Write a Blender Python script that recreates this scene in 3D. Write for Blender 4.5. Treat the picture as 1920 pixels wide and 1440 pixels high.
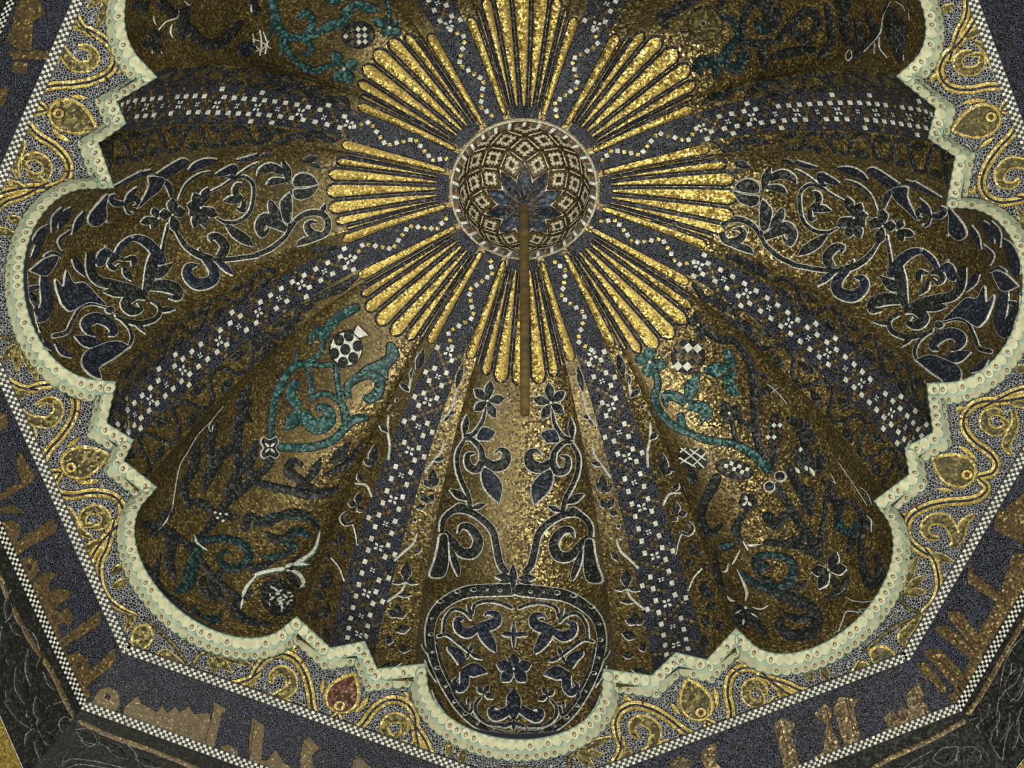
import bpy, math, random
import numpy as np
from mathutils import Vector, Matrix
from mathutils.bvhtree import BVHTree
from mathutils.geometry import delaunay_2d_cdt

random.seed(7)
scene = bpy.context.scene
for o in list(bpy.data.objects): bpy.data.objects.remove(o)
COL = scene.collection

# ------------------------------------------------------------------ camera
# world: x to the right of the picture, y towards its lower edge (the far wall), z up; the lens looks steeply up
CAM_F, CAM_C = 8302.79, np.array([-0.1583, -8.3311, -21.7266])
def rot(p, q, r):
    cx, sx, cy, sy, cz, sz = math.cos(p), math.sin(p), math.cos(q), math.sin(q), math.cos(r), math.sin(r)
    return (np.array([[cz, -sz, 0], [sz, cz, 0], [0, 0, 1]]) @ np.array([[cy, 0, sy], [0, 1, 0], [-sy, 0, cy]])
            @ np.array([[1, 0, 0], [0, cx, -sx], [0, sx, cx]]))
CR = rot(0.38624, -0.00434, 0.01344)          # rows: right, down, forward
cam = bpy.data.cameras.new('camera'); camo = bpy.data.objects.new('camera', cam); COL.objects.link(camo)
cam.sensor_width = 36.0; cam.lens = CAM_F / 1920 * 36; cam.clip_end = 200
camo.matrix_world = Matrix(((CR[0][0], -CR[1][0], -CR[2][0], CAM_C[0]), (CR[0][1], -CR[1][1], -CR[2][1], CAM_C[1]),
                            (CR[0][2], -CR[1][2], -CR[2][2], CAM_C[2]), (0, 0, 0, 1)))
scene.camera = camo
# ------------------------------------------------------------------ light
scene.view_settings.view_transform = 'Standard'
scene.view_settings.look = 'None'; scene.view_settings.gamma = 1.0
scene.view_settings.use_curve_mapping = False
scene.view_settings.exposure = 0.0
w = bpy.data.worlds.new('dim_interior'); scene.world = w; w.use_nodes = True
w.node_tree.nodes['Background'].inputs[0].default_value = (0.85, 0.9, 1.0, 1)
w.node_tree.nodes['Background'].inputs[1].default_value = 0.03
def lamp(name, loc, size, power, col=(.98, .95, .80), target=(0, 0, .8)):
    l = bpy.data.lights.new(name, 'AREA'); l.shape = 'DISK'; l.size = size; l.energy = power; l.color = col
    o = bpy.data.objects.new(name, l); COL.objects.link(o); o.location = loc
    o.rotation_euler = (Vector(target) - Vector(loc)).to_track_quat('-Z', 'Y').to_euler()
    return o
lamp('floor_lamp_north', (0.1, 5.2, -15), 1.6, 1500)
lamp('floor_lamp_south', (-0.2, -6.5, -15), 1.6, 1150)
lamp('arcade_lamp_south', (-0.1, -12.0, -9), 1.4, 1300)

# ------------------------------------------------------------------ helpers
def proj(P):
    q = (np.asarray(P, float) - CAM_C) @ CR.T
    return np.stack([960 + CAM_F * q[..., 0] / q[..., 2], 720 + CAM_F * q[..., 1] / q[..., 2]], -1)
_C = CR.tolist()
def raydir(px):
    a, b = (px[0] - 960) / CAM_F, (px[1] - 720) / CAM_F
    x = _C[0][0]*a + _C[1][0]*b + _C[2][0]; y = _C[0][1]*a + _C[1][1]*b + _C[2][1]; z = _C[0][2]*a + _C[1][2]*b + _C[2][2]
    l = math.sqrt(x*x + y*y + z*z); return np.array((x/l, y/l, z/l))
def at_z(px, z):
    d = raydir(px); return CAM_C + d * (z - CAM_C[2]) / d[2]
# the building is hand-made: a smooth departure from the ideal eight-fold plan
NBW = 16
WY = np.array([0.005, 0.0039, -0.004, -0.0251, -0.0097, -0.0532, -0.0103, -0.0332, -0.0027, 0.0495, -0.0032, 0.0062, 0.0202, 0.041, 0.0544,
   -0.0404, 0.0053, -0.0262, -0.0001, 0.016, -0.0104, 0.034, 0.027, 0.0164, 0.0524, -0.033, -0.0072, 0.0219, -0.0088, 0.0515, 0.0583, -0.1145])
def disp(p):
    X, Y, Z = p[..., 0] / 2.5, p[..., 1] / 2.5, p[..., 2] / 1.6
    b = [np.ones_like(X), X, Y, X*Y, X*X, Y*Y, X**3, X*X*Y, X*Y*Y, Y**3]
    B = np.stack(b + [Z * k for k in b[:6]], -1)
    return np.stack([B @ WY[:NBW], B @ WY[NBW:], 0 * X], -1)
def warp(p): p = np.asarray(p, float); return p + disp(p)
def unwarp(p):
    p = np.asarray(p, float); q = p - disp(p)
    for _ in range(3): q = p - disp(q)
    return q
def pol(r, a, z): a = math.radians(a); return np.array([r * math.sin(a), r * math.cos(a), z])

def prop(o, label=None, cat=None, group=None, kind=None):
    if label: o['label'] = label
    if cat: o['category'] = cat
    if group: o['group'] = group
    if kind: o['kind'] = kind
    return o
def empty(name, loc, label=None, cat=None, group=None, kind=None):
    o = bpy.data.objects.new(name, None); COL.objects.link(o); o.location = tuple(float(v) for v in loc); o.empty_display_size = .1
    return prop(o, label, cat, group, kind)
def loc_of(o):
    p = Vector(o.location)
    return p + loc_of(o.parent) if False else p
ORIG = {}
def mesh(name, V, F, mats, fm=None, parent=None, smooth=True, origin=None):
    V = np.asarray(V, float)
    org = np.asarray(origin if origin is not None else (V.min(0) + V.max(0)) / 2, float)
    me = bpy.data.meshes.new(name); me.from_pydata((V - org).tolist(), [], F)
    for m in (mats if isinstance(mats, (list, tuple)) else [mats]): me.materials.append(m)
    if fm is not None: me.polygons.foreach_set('material_index', fm)
    if smooth: me.polygons.foreach_set('use_smooth', [True] * len(me.polygons))
    me.update()
    o = bpy.data.objects.new(name, me); COL.objects.link(o)
    if parent is not None:
        o.parent = parent; o.location = tuple(org - ORIG[parent.name])
    else: o.location = tuple(org)
    ORIG[o.name] = org
    return o
def thing(name, loc, label, cat, group=None, kind=None):
    o = empty(name, loc, label, cat, group, kind); ORIG[o.name] = np.asarray(loc, float); return o

# ------------------------------------------------------------------ materials
def tess(name, cols, scale=75, grout=(.02, .018, .015), gw=.06, metallic=0.0, rough=.45, tilt=.35, spec=.5, patch=None, bump=0.0):
    """Small irregular glass tesserae: colour varies from stone to stone, every stone is set at a slightly different angle."""
    m = bpy.data.materials.new(name); m.use_nodes = True; nt = m.node_tree; N = nt.nodes; L = nt.links
    b = N['Principled BSDF']; geo = N.new('ShaderNodeNewGeometry')
    sh = N.new('ShaderNodeVectorMath'); sh.operation = 'ADD'; L.new(geo.outputs['Position'], sh.inputs[0]); sh.inputs[1].default_value = (9.13, 9.37, 5.71)
    v = N.new('ShaderNodeTexVoronoi'); v.inputs['Scale'].default_value = scale; L.new(sh.outputs[0], v.inputs['Vector'])
    e = N.new('ShaderNodeTexVoronoi'); e.feature = 'DISTANCE_TO_EDGE'; e.inputs['Scale'].default_value = scale; L.new(sh.outputs[0], e.inputs['Vector'])
    sep = N.new('ShaderNodeSeparateColor'); L.new(v.outputs['Color'], sep.inputs[0])
    ramp = N.new('ShaderNodeValToRGB'); ramp.color_ramp.interpolation = 'LINEAR'
    els = ramp.color_ramp.elements
    for i, (p, c) in enumerate(cols):
        el = els[i] if i < 2 else els.new(p)
        el.position = p; el.color = (*c, 1)
    fac = sep.outputs['Red']
    if patch:
        n = N.new('ShaderNodeTexNoise'); n.inputs['Scale'].default_value = patch[0]; n.inputs['Detail'].default_value = 3; L.new(geo.outputs['Position'], n.inputs['Vector'])
        ad = N.new('ShaderNodeMath'); ad.operation = 'MULTIPLY_ADD'; L.new(n.outputs['Fac'], ad.inputs[0]); ad.inputs[1].default_value = patch[1]
        sb = N.new('ShaderNodeMath'); sb.operation = 'SUBTRACT'; L.new(fac, sb.inputs[0]); sb.inputs[1].default_value = patch[1] * .5
        L.new(sb.outputs[0], ad.inputs[2]); fac = ad.outputs[0]
    L.new(fac, ramp.inputs[0])
    lt = N.new('ShaderNodeMath'); lt.operation = 'LESS_THAN'; L.new(e.outputs['Distance'], lt.inputs[0]); lt.inputs[1].default_value = gw
    mx = N.new('ShaderNodeMix'); mx.data_type = 'RGBA'; L.new(lt.outputs[0], mx.inputs[0]); L.new(ramp.outputs[0], mx.inputs[6]); mx.inputs[7].default_value = (*grout, 1)
    L.new(mx.outputs[2], b.inputs['Base Color'])
    if metallic > 0:
        mm = N.new('ShaderNodeMath'); mm.operation = 'MULTIPLY_ADD'; L.new(lt.outputs[0], mm.inputs[0]); mm.inputs[1].default_value = -metallic; mm.inputs[2].default_value = metallic
        L.new(mm.outputs[0], b.inputs['Metallic'])
    rr = N.new('ShaderNodeMath'); rr.operation = 'MULTIPLY_ADD'; L.new(sep.outputs['Green'], rr.inputs[0]); rr.inputs[1].default_value = .25; rr.inputs[2].default_value = rough - .1
    L.new(rr.outputs[0], b.inputs['Roughness'])
    b.inputs['Specular IOR Level'].default_value = spec
    if tilt > 0:
        s1 = N.new('ShaderNodeVectorMath'); s1.operation = 'SUBTRACT'; L.new(v.outputs['Color'], s1.inputs[0]); s1.inputs[1].default_value = (.5, .5, .5)
        s2 = N.new('ShaderNodeVectorMath'); s2.operation = 'SCALE'; L.new(s1.outputs[0], s2.inputs[0]); s2.inputs['Scale'].default_value = tilt
        s3 = N.new('ShaderNodeVectorMath'); s3.operation = 'ADD'; L.new(s2.outputs[0], s3.inputs[0]); L.new(geo.outputs['Normal'], s3.inputs[1])
        s4 = N.new('ShaderNodeVectorMath'); s4.operation = 'NORMALIZE'; L.new(s3.outputs[0], s4.inputs[0])
        L.new(s4.outputs[0], b.inputs['Normal'])
    return m
def plain(name, col, rough=.6, metallic=0, var=.25, scale=12):
    m = bpy.data.materials.new(name); m.use_nodes = True; nt = m.node_tree; N = nt.nodes; L = nt.links
    b = N['Principled BSDF']; geo = N.new('ShaderNodeNewGeometry'); n = N.new('ShaderNodeTexNoise'); n.inputs['Scale'].default_value = scale; n.inputs['Detail'].default_value = 4
    L.new(geo.outputs['Position'], n.inputs['Vector']); r = N.new('ShaderNodeValToRGB'); L.new(n.outputs['Fac'], r.inputs[0])
    r.color_ramp.elements[0].position = .3; r.color_ramp.elements[1].position = .7
    r.color_ramp.elements[0].color = (*[c * (1 - var) for c in col], 1); r.color_ramp.elements[1].color = (*[min(1, c * (1 + var)) for c in col], 1)
    L.new(r.outputs[0], b.inputs['Base Color']); b.inputs['Roughness'].default_value = rough; b.inputs['Metallic'].default_value = metallic
    return m
M = {}
M['gold'] = tess('gold_brown_tesserae', [(0, (.045, .033, .016)), (.45, (.138, .102, .043)), (.85, (.31, .235, .085)), (1, (.66, .53, .21))], scale=92, metallic=.74, rough=.40, tilt=.30, patch=(2.2, .5), grout=(.035, .026, .012), gw=.05)
M['fan'] = tess('bright_gold_tesserae', [(0, (.20, .13, .03)), (.4, (.44, .31, .065)), (.85, (.64, .48, .11)), (1, (.95, .80, .32))], scale=88, metallic=.66, rough=.40, tilt=.32, patch=(3, .35), grout=(.06, .04, .015), gw=.05)
M['navy'] = tess('navy_tesserae', [(0, (.002, .003, .006)), (.6, (.005, .006, .018)), (1, (.022, .025, .055))], scale=80, grout=(.16, .175, .17), gw=.030, rough=.45, tilt=.25, spec=.12)
M['ground'] = tess('blue_black_soffit_tesserae', [(0, (.003, .004, .007)), (.7, (.008, .010, .024)), (1, (.03, .034, .06))], scale=70, grout=(.34, .35, .34), gw=.062, rough=.5, tilt=.15, spec=.12)
M['wallblue'] = tess('dark_blue_wall_tesserae', [(0, (.002, .002, .004)), (.55, (.006, .006, .018)), (1, (.024, .025, .058))], scale=80, grout=(.13, .14, .14), gw=.035, rough=.5, tilt=.2, patch=(1.6, .6), spec=.12)
M['dark'] = tess('dark_leaf_tesserae', [(0, (.003, .004, .005)), (.68, (.007, .010, .011)), (1, (.085, .09, .088))], scale=80, grout=(.06, .065, .065), gw=.035, rough=.45, tilt=.25, spec=.15)
M['ink'] = tess('black_blue_outline_tesserae', [(0, (.003, .004, .009)), (.8, (.011, .013, .026)), (1, (.12, .12, .13))], scale=80, grout=(.07, .07, .075), gw=.035, rough=.5, tilt=.2, spec=.12)
M['blue'] = tess('blue_petal_tesserae', [(0, (.003, .005, .010)), (.7, (.008, .011, .026)), (1, (.08, .09, .13))], scale=80, grout=(.06, .07, .08), gw=.03, rough=.45, tilt=.25, spec=.15)
M['teal'] = tess('teal_tesserae', [(0, (.005, .018, .020)), (.55, (.014, .066, .066)), (1, (.12, .27, .25))], scale=80, grout=(.015, .035, .035), gw=.03, rough=.4, tilt=.3, spec=.25)
M['deep'] = tess('deep_teal_tesserae', [(0, (.003, .010, .011)), (.65, (.006, .028, .030)), (1, (.07, .13, .125))], scale=80, grout=(.03, .04, .04), gw=.03, rough=.45, tilt=.25, spec=.15)
M['steel'] = tess('star_blue_tesserae', [(0, (.010, .015, .024)), (.6, (.032, .050, .080)), (1, (.13, .16, .20))], scale=80, grout=(.09, .11, .12), gw=.03, rough=.45, tilt=.2, spec=.2)
M['white'] = tess('white_stone_tesserae', [(0, (.42, .43, .38)), (.5, (.60, .62, .56)), (1, (.80, .81, .74))], scale=80, grout=(.3, .3, .27), gw=.03, rough=.5, tilt=.1, spec=.2)
M['line'] = tess('pale_outline_tesserae', [(0, (.34, .35, .32)), (.5, (.52, .54, .50)), (1, (.74, .75, .69))], scale=80, grout=(.16, .16, .16), gw=.05, rough=.5, tilt=.12, spec=.2)
M['vine'] = tess('yellow_vine_tesserae', [(0, (.28, .19, .035)), (.45, (.52, .39, .075)), (.85, (.68, .54, .13)), (1, (.95, .84, .42))], scale=62, metallic=.15, rough=.45, tilt=.25, grout=(.14, .10, .03), gw=.06)
M['olive'] = tess('olive_leaf_tesserae', [(0, (.035, .030, .012)), (.5, (.095, .080, .028)), (1, (.30, .25, .08))], scale=62, metallic=.25, rough=.5, tilt=.25, grout=(.025, .025, .025), gw=.05, spec=.2)
M['red'] = tess('dark_red_tesserae', [(0, (.03, .010, .006)), (.6, (.10, .030, .016)), (1, (.26, .12, .05))], scale=62, rough=.5, tilt=.2, spec=.2)
M['letter'] = tess('brown_gold_letter_tesserae', [(0, (.045, .030, .014)), (.5, (.105, .072, .032)), (.9, (.19, .13, .052)), (1, (.5, .38, .16))], scale=86, metallic=.2, rough=.45, tilt=.3, patch=(3, .3), grout=(.03, .02, .01), gw=.04)
M['cream'] = plain('cream_painted_stucco', (.46, .46, .31), .7, 0, .22, 30)
M['green'] = plain('sea_green_painted_stucco', (.28, .36, .28), .7, 0, .25, 25)
M['scalegreen'] = plain('pale_green_brush_line', (.10, .21, .17), .7, 0, .25, 25)
M['brownpaint'] = plain('brown_brush_paint', (.13, .075, .05), .7, 0, .3, 40)
M['black'] = plain('black_stone', (.008, .008, .010), .5, 0, .3, 60)
M['rod'] = plain('rusty_brown_iron', (.20, .145, .06), .55, .4, .4, 14)
M['bossbrown'] = tess('dark_brown_boss_tesserae', [(0, (.02, .013, .008)), (.6, (.06, .037, .02)), (1, (.18, .12, .06))], scale=85, rough=.5, tilt=.2, grout=(.015, .012, .008), spec=.15)
M['bosscream'] = tess('cream_boss_tesserae', [(0, (.34, .31, .22)), (.5, (.55, .51, .38)), (1, (.75, .71, .57))], scale=85, rough=.5, tilt=.12, grout=(.14, .12, .08), gw=.04, spec=.2)
M['squinch'] = tess('near_black_squinch_tesserae', [(0, (.003, .004, .004)), (.7, (.011, .012, .011)), (1, (.045, .045, .04))], scale=80, grout=(.02, .02, .02), rough=.5, tilt=.25, spec=.12)
M['grey'] = tess('grey_outline_tesserae', [(0, (.07, .075, .075)), (.5, (.15, .16, .155)), (1, (.30, .31, .30))], scale=80, rough=.5, tilt=.2, grout=(.03, .03, .03), spec=.2)

# ------------------------------------------------------------------ the ideal dome
KR = [.40, .60, .8, 1.1, 1.4, 1.7, 1.95, 2.15, 2.3, 2.38, 2.414]
KZ = [1.655, 1.645, 1.625, 1.575, 1.43, 1.17, .90, .60, .34, .14, .055]
def pchip(xk, yk, x):
    xk = np.array(xk, float); yk = np.array(yk, float); h = np.diff(xk); d = np.diff(yk) / h; m = np.zeros(len(xk))
    for i in range(1, len(xk) - 1):
        if d[i-1] * d[i] > 0: w1 = 2*h[i] + h[i-1]; w2 = h[i] + 2*h[i-1]; m[i] = (w1 + w2) / (w1/d[i-1] + w2/d[i])
    m[0] = d[0]; m[-1] = d[-1]
    x = np.asarray(x, float); i = np.clip(np.searchsorted(xk, x) - 1, 0, len(h) - 1); t = (x - xk[i]) / h[i]
    return ((1 + 2*t) * (1-t)**2 * yk[i] + t * (1-t)**2 * h[i] * m[i] + t*t*(3 - 2*t) * yk[i+1] + t*t*(t-1) * h[i] * m[i+1])
_s = np.concatenate([[0], np.cumsum(np.hypot(np.diff(KR), np.diff(KZ)))]); _s /= _s[-1]
_TD = np.linspace(0, 1, 801); _RD = pchip(_s, KR, _TD); _ZD = pchip(_s, KZ, _TD)
_PC = {}
def prof(t):
    t = round(float(t), 6)
    if t not in _PC: _PC[t] = (float(np.interp(t, _TD, _RD)), float(np.interp(t, _TD, _ZD)))
    return _PC[t]
def profn(t):                                  # unit normal of the profile, towards the inside (down and to the axis)
    a = prof(max(t - 4e-3, 0)); b = prof(min(t + 4e-3, 1))
    dr, dz = b[0] - a[0], b[1] - a[1]; l = math.hypot(dr, dz); return dz / l, -dr / l
def t_of_r(r): return float(np.interp(r, KR, _s))
LT = [0, t_of_r(.8), t_of_r(1.1), t_of_r(1.4), t_of_r(1.8), t_of_r(2.15), 1]
def w_n(r): return np.interp(r, [.4, .8, 1.1, 1.4, 1.7, 1.95, 2.15, 2.46], [.05, .078, .088, .104, .116, .126, .131, .131])
def w_c(r): return .08 + (r - .385) * .1215
def rib_pt(ax, s, t):
    """s in -1..1 across the rib: creases at +-1, the blue channel between +-.5, its middle at 0."""
    r, z = prof(t); nr, nz = profn(t); e_c = .11 * t**1.6; e_2 = .095 * np.clip((t - .86) / .14, 0, 1)**1.3
    a = abs(s); sg = 1 if s >= 0 else -1
    if a <= .5: k = a / .5; wd = w_n(r) * k; e = e_2 * (1 - k)
    else: k = (a - .5) / .5; wd = w_n(r) * (1 - k) + w_c(r) * k; e = e_c * k
    r2 = r + nr * e; z2 = z + nz * e; c = math.radians(ax)
    return np.array([r2 * math.sin(c) + sg * wd * math.cos(c), r2 * math.cos(c) - sg * wd * math.sin(c), z2])
def lobe_pt(ax, u, t):
    """u in -1..1 across the lobe from crease to crease."""
    A = rib_pt(ax - 22.5, 1, t); B = rib_pt(ax + 22.5, -1, t); Mi = (A + B) / 2; H = (B - A) / 2
    r, z = prof(t); nr, nz = profn(t)
    d = np.interp(t, LT, [.0, .012, .03, .085, .19, .25, .255])
    P = pol(r - nr * d, ax, z - nz * d); D = P - Mi
    return Mi + H * math.sin(u * math.pi / 2) + D * math.cos(u * math.pi / 2)
RIBS = [-157.5, -112.5, -67.5, -22.5, 22.5, 67.5, 112.5, 157.5]
LOBES = [-135, -90, -45, 0, 45, 90, 135, 180]
# plan of the scalloped opening at z = 0, with the surveyed corners of every rib foot
SURV = {-112.5: [(244,147),(177,186),(196,230),(145,265),(169,333)], -67.5: [(178,751),(163,816),(210,845),(193,882),(250,927)],
 -22.5: [(554,1205),(609,1256),(665,1245),(687,1295),(770,1286)], 22.5: [(1160,1297),(1233,1307),(1277,1265),(1337,1279),(1382,1230)],
 67.5: [(1681,955),(1740,911),(1732,864),(1785,836),(1774,756)], 112.5: [(1813,370),(1828,288),(1778,255),(1793,200),(1730,150)]}
CORN = {}
for ax in RIBS:
    idl = [pol(2.36, ax - 7.835, 0), pol(2.456, ax - 3.073, 0), pol(2.356, ax, 0), pol(2.456, ax + 3.073, 0), pol(2.36, ax + 7.835, 0)]
    wp = [warp(p) for p in idl]
    CORN[ax] = [at_z(SURV[ax][k], 0) for k in range(5)] if ax in SURV else wp
    CORN[(ax, 'd')] = [CORN[ax][k] - wp[k] for k in range(5)]
def foot(ax, s, t):                           # local correction of the hand-built rib foot, fades upwards
    if t <= .5: return 0.
    d = CORN[(ax, 'd')]; x = (s + 1) * 2; i = min(int(x), 3); f = x - i
    return (d[i] * (1 - f) + d[i+1] * f) * float(np.clip((t - .5) / .5, 0, 1))**2
def ribP(ax, s, t): return warp(rib_pt(ax, s, t)) + foot(ax, s, t)
def rib_raw(ax, s, t): return rib_pt(ax, s, t), foot(ax, s, t)
def lobe_raw(ax, u, t):
    a0 = ax - 22.5; a1 = ax + 22.5 if ax < 157.6 else ax + 22.5 - 360; k = (u + 1) / 2
    return lobe_pt(ax, u, t), foot(a0, 1, t) * (1 - k) + foot(a1, -1, t) * k
def lobeP(ax, u, t):
    p = warp(lobe_pt(ax, u, t)); a0 = ax - 22.5; a1 = ax + 22.5 if ax < 157.6 else ax + 22.5 - 360
    k = (u + 1) / 2
    return p + foot(a0, 1, t) * (1 - k) + foot(a1, -1, t) * k

SURF = {}
def reg(key, V, F): SURF[key] = BVHTree.FromPolygons([tuple(v) for v in V], F)
def grid(fn, us, ts):
    R = [fn(u, t) for t in ts for u in us]; n = len(us)
    V = warp(np.array([a for a, b in R])) + np.array([b + np.zeros(3) for a, b in R])
    F = [(j*n + i, j*n + i + 1, (j+1)*n + i + 1, (j+1)*n + i) for j in range(len(ts) - 1) for i in range(n - 1)]
    return np.array(V), F
# ------------------------------------------------------------------ the dome shell: eight lobes, eight ribs
POS = {0: 'bottom', 45: 'lower right', 90: 'right', 135: 'upper right', 180: 'top', -135: 'upper left', -90: 'left', -45: 'lower left',
       22.5: 'right of the bottom lobe', 67.5: 'under the right lobe', 112.5: 'above the right lobe', 157.5: 'right of the top fan',
       -157.5: 'left of the top fan', -112.5: 'above the left lobe', -67.5: 'under the left lobe', -22.5: 'left of the bottom lobe'}
LBL = {0: 'bottom gold-brown dome lobe with bright gold streak and arched panel of blue palmettes',
 45: 'lower right brown dome lobe with teal branches, chequered fruits and a white-edged flower',
 90: 'right brown dome lobe with white-outlined dark blue scrolls and flowers',
 135: 'upper right dark brown dome lobe with teal-black scrolls and round fruit',
 180: 'top dome lobe mostly cut off by the upper picture edge',
 -135: 'upper left dark brown dome lobe with teal branch and chequered fruit',
 -90: 'left brown dome lobe with white-outlined dark blue scrolls and heart leaf',
 -45: 'lower left brown dome lobe with teal scroll and white spotted fruit'}
TS = np.concatenate([np.linspace(0, .9, 40), np.linspace(.915, 1, 8)])
LOBE, RIB = {}, {}
for ax in LOBES:
    V, F = grid(lambda u, t: lobe_raw(ax, u, t), np.linspace(-1, 1, 33), TS)
    reg(('lobe', ax), V, F)
    LOBE[ax] = thing('dome_lobe', V[len(V)//2], LBL[ax], 'dome lobe', 'concave lobes of the scalloped dome')
    mesh('lobe_shell', V, F, M['gold'], parent=LOBE[ax])
for ax in RIBS:
    ctr = ribP(ax, 0, .7)
    RIB[ax] = thing('dome_rib', ctr, 'blue dome rib with white lozenges and leafy side bands, ' + POS[ax], 'dome rib', 'blue ribs between the dome lobes')
    V, F = grid(lambda s, t: rib_raw(ax, s, t), [-.5, -.25, 0, .25, .5], TS); reg(('rib', ax), V, F)
    mesh('channel', V, F, M['navy'], parent=RIB[ax])
    for sg in (-1, 1):
        ss = np.linspace(.5, 1, 5) * sg
        V, F = grid(lambda s, t: rib_raw(ax, s, t), sorted(ss), TS); reg(('band', ax, sg), V, F)
        mesh('side_band', V, F, M['gold'], parent=RIB[ax])

# ------------------------------------------------------------------ scalloped moulding, soffit, inscription walls
def lobe_arc(ax):
    a0 = ax - 22.5; a1 = ax + 22.5 if ax < 157.6 else ax + 22.5 - 360
    A = CORN[a0][4]; B = CORN[a1][0]; Mi = (A + B) / 2; P = warp(pol(2.728, ax, 0)); H = (B - A) / 2; D = P - Mi
    return [Mi + H * math.sin(u * math.pi / 2) + D * math.cos(u * math.pi / 2) for u in np.linspace(-1, 1, 41)[1:-1]]
OUT = []                                       # closed outline, (x, y, corner?)
for ax in LOBES:
    OUT += [(p, 0) for p in lobe_arc(ax)]
    a1 = ax + 22.5 if ax < 157.6 else ax + 22.5 - 360
    c = CORN[a1]
    for k in range(5):
        OUT.append((c[k], 1))
        if k < 4:
            OUT += [(c[k] * (1 - f) + c[k+1] * f, 0) for f in (.2, .4, .6, .8)]
PL = np.array([p[:2] for p, _ in OUT])
nP = len(PL)
def offset_ring(P, d):
    T = np.roll(P, -1, 0) - P; T /= np.linalg.norm(T, axis=1)[:, None]; Nn = np.stack([-T[:, 1], T[:, 0]], 1)
    Np = np.roll(Nn, 1, 0); b = Np + Nn; b /= np.linalg.norm(b, axis=1)[:, None]
    m = 1 / np.clip((b * Nn).sum(1), .6, 1)
    return P + b * (d * m)[:, None]
CIDX = [i for i, (p, c) in enumerate(OUT) if c]
_off0 = offset_ring
def offset_ring(P, d):                          # mitred: between two corners of a rib foot the edge stays straight
    Q = _off0(P, d)
    for q in range(8):
        ci = CIDX[q*5:q*5+5]
        for a, b in zip(ci[:-1], ci[1:]):
            for i in range(a + 1, b): f = (i - a) / (b - a); Q[i] = Q[a] * (1 - f) + Q[b] * f
    return Q
test = offset_ring(PL, .05)
SGN = 1 if np.hypot(*test[20]) < np.hypot(*PL[20]) else -1
SEC = [(0.0, 0.0), (.012, .022), (.034, .044), (.060, .060), (.082, .070), (.088, .078), (.080, .098), (.05, .115), (.0, .118)]
rings = [np.concatenate([offset_ring(PL, SGN * d), np.full((nP, 1), z)], 1) for d, z in SEC]
Vm = np.concatenate(rings); Fm = []
for j in range(len(SEC) - 1):
    for i in range(nP):
        k = (i + 1) % nP; Fm.append((j*nP + i, j*nP + k, (j+1)*nP + k, (j+1)*nP + i))
reg('mould', Vm, Fm)
PIECE = []                                      # one cast length round every lobe, one zigzag at every rib foot
per = nP // 8; na_ = 39
for q, ax in enumerate(LOBES):
    a1 = ax + 22.5 if ax < 157.6 else ax + 22.5 - 360; b0 = q * per
    PIECE.append(('curved_moulding', 'curved cream and sea-green painted moulding round the %s dome lobe' % POS[ax], list(range(b0 - 1, b0 + na_ + 1))))
    PIECE.append(('zigzag_moulding', 'zigzag cream moulding, foot of the blue rib ' + POS[a1], list(range(b0 + na_, b0 + per))))
MOULD = {}
for nm, lb, idx in PIECE:
    V = np.array([rings[j][i % nP] for j in range(len(SEC)) for i in idx]); n = len(idx)
    F = [(j*n + i, j*n + i + 1, (j+1)*n + i + 1, (j+1)*n + i) for j in range(len(SEC) - 1) for i in range(n - 1)]
    t = thing(nm, V[n // 2], lb, 'moulding', 'painted mouldings round the dome opening', 'thing'); mesh('cornice_strip', V, F, M['green'], parent=t)
    for i in idx[:-1]: MOULD[i % nP] = t

OCT = {-90: at_z((-90, 521), 0), -45: at_z((228, 1222), 0), 0: at_z((1010, 1499), 0), 45: at_z((1705, 1237), 0), 90: at_z((2046, 620), 0)}
OCT[-135] = at_z((135 + (135 - -90) * .62, 0 - 521 * .62), 0); OCT[135] = np.array([-OCT[-135][0], OCT[-135][1], 0]); OCT[180] = np.array([0, -3.0, 0])
# right upper edge runs through the surveyed points
e = at_z((1835, 0), 0); f_ = at_z((1918, 225), 0); d_ = (f_ - e) / np.linalg.norm(f_ - e)
OCT[135] = e - d_ * 1.0
_b, _t = OCT[45], at_z((1850, 990), 0)
den = np.array([[d_[0], -(_t - _b)[0]], [d_[1], -(_t - _b)[1]]]); k_ = np.linalg.solve(den, (_b - e)[:2]); OCT[90] = e + d_ * k_[0]
OA = [-135, -90, -45, 0, 45, 90, 135, 180]
pts2 = [Vector(p) for p in PL] + [Vector(OCT[a][:2]) for a in OA]
edges = [(i, (i + 1) % nP) for i in range(nP)] + [(nP + i, nP + (i + 1) % 8) for i in range(8)]
# a planar grid inside, so the soffit has real pieces to conform to
r_ = delaunay_2d_cdt(pts2, edges, [], 0, 1e-6)
v2, f2 = r_[0], r_[2]
def inside(poly, x, y):
    c = False; n = len(poly); j = n - 1
    for i in range(n):
        if (poly[i][1] > y) != (poly[j][1] > y) and x < (poly[j][0]-poly[i][0]) * (y - poly[i][1]) / (poly[j][1]-poly[i][1]) + poly[i][0]: c = not c
        j = i
    return c
octp = [tuple(OCT[a][:2]) for a in OA]
Fs = []
for f in f2:
    c = sum((v2[i] for i in f), Vector((0, 0))) / len(f)
    if inside(octp, c.x, c.y) and not inside(PL, c.x, c.y): Fs.append(tuple(f))
Vs = np.array([(v.x, v.y, 0.0) for v in v2])
CEIL = mesh('ceiling', Vs, Fs, M['ground'], smooth=False); prop(CEIL, 'flat dark blue mosaic soffit with golden vine scrolls around the dome', None, None, 'structure'); reg('ceil', Vs, Fs)
LOW = {-45: at_z((150, 1332), -.26), 45: at_z((1806, 1335), -.26)}
for a in OA:
    if a not in LOW: LOW[a] = np.array([OCT[a][0] * 1.115, OCT[a][1] * 1.115, -.26])
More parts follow.
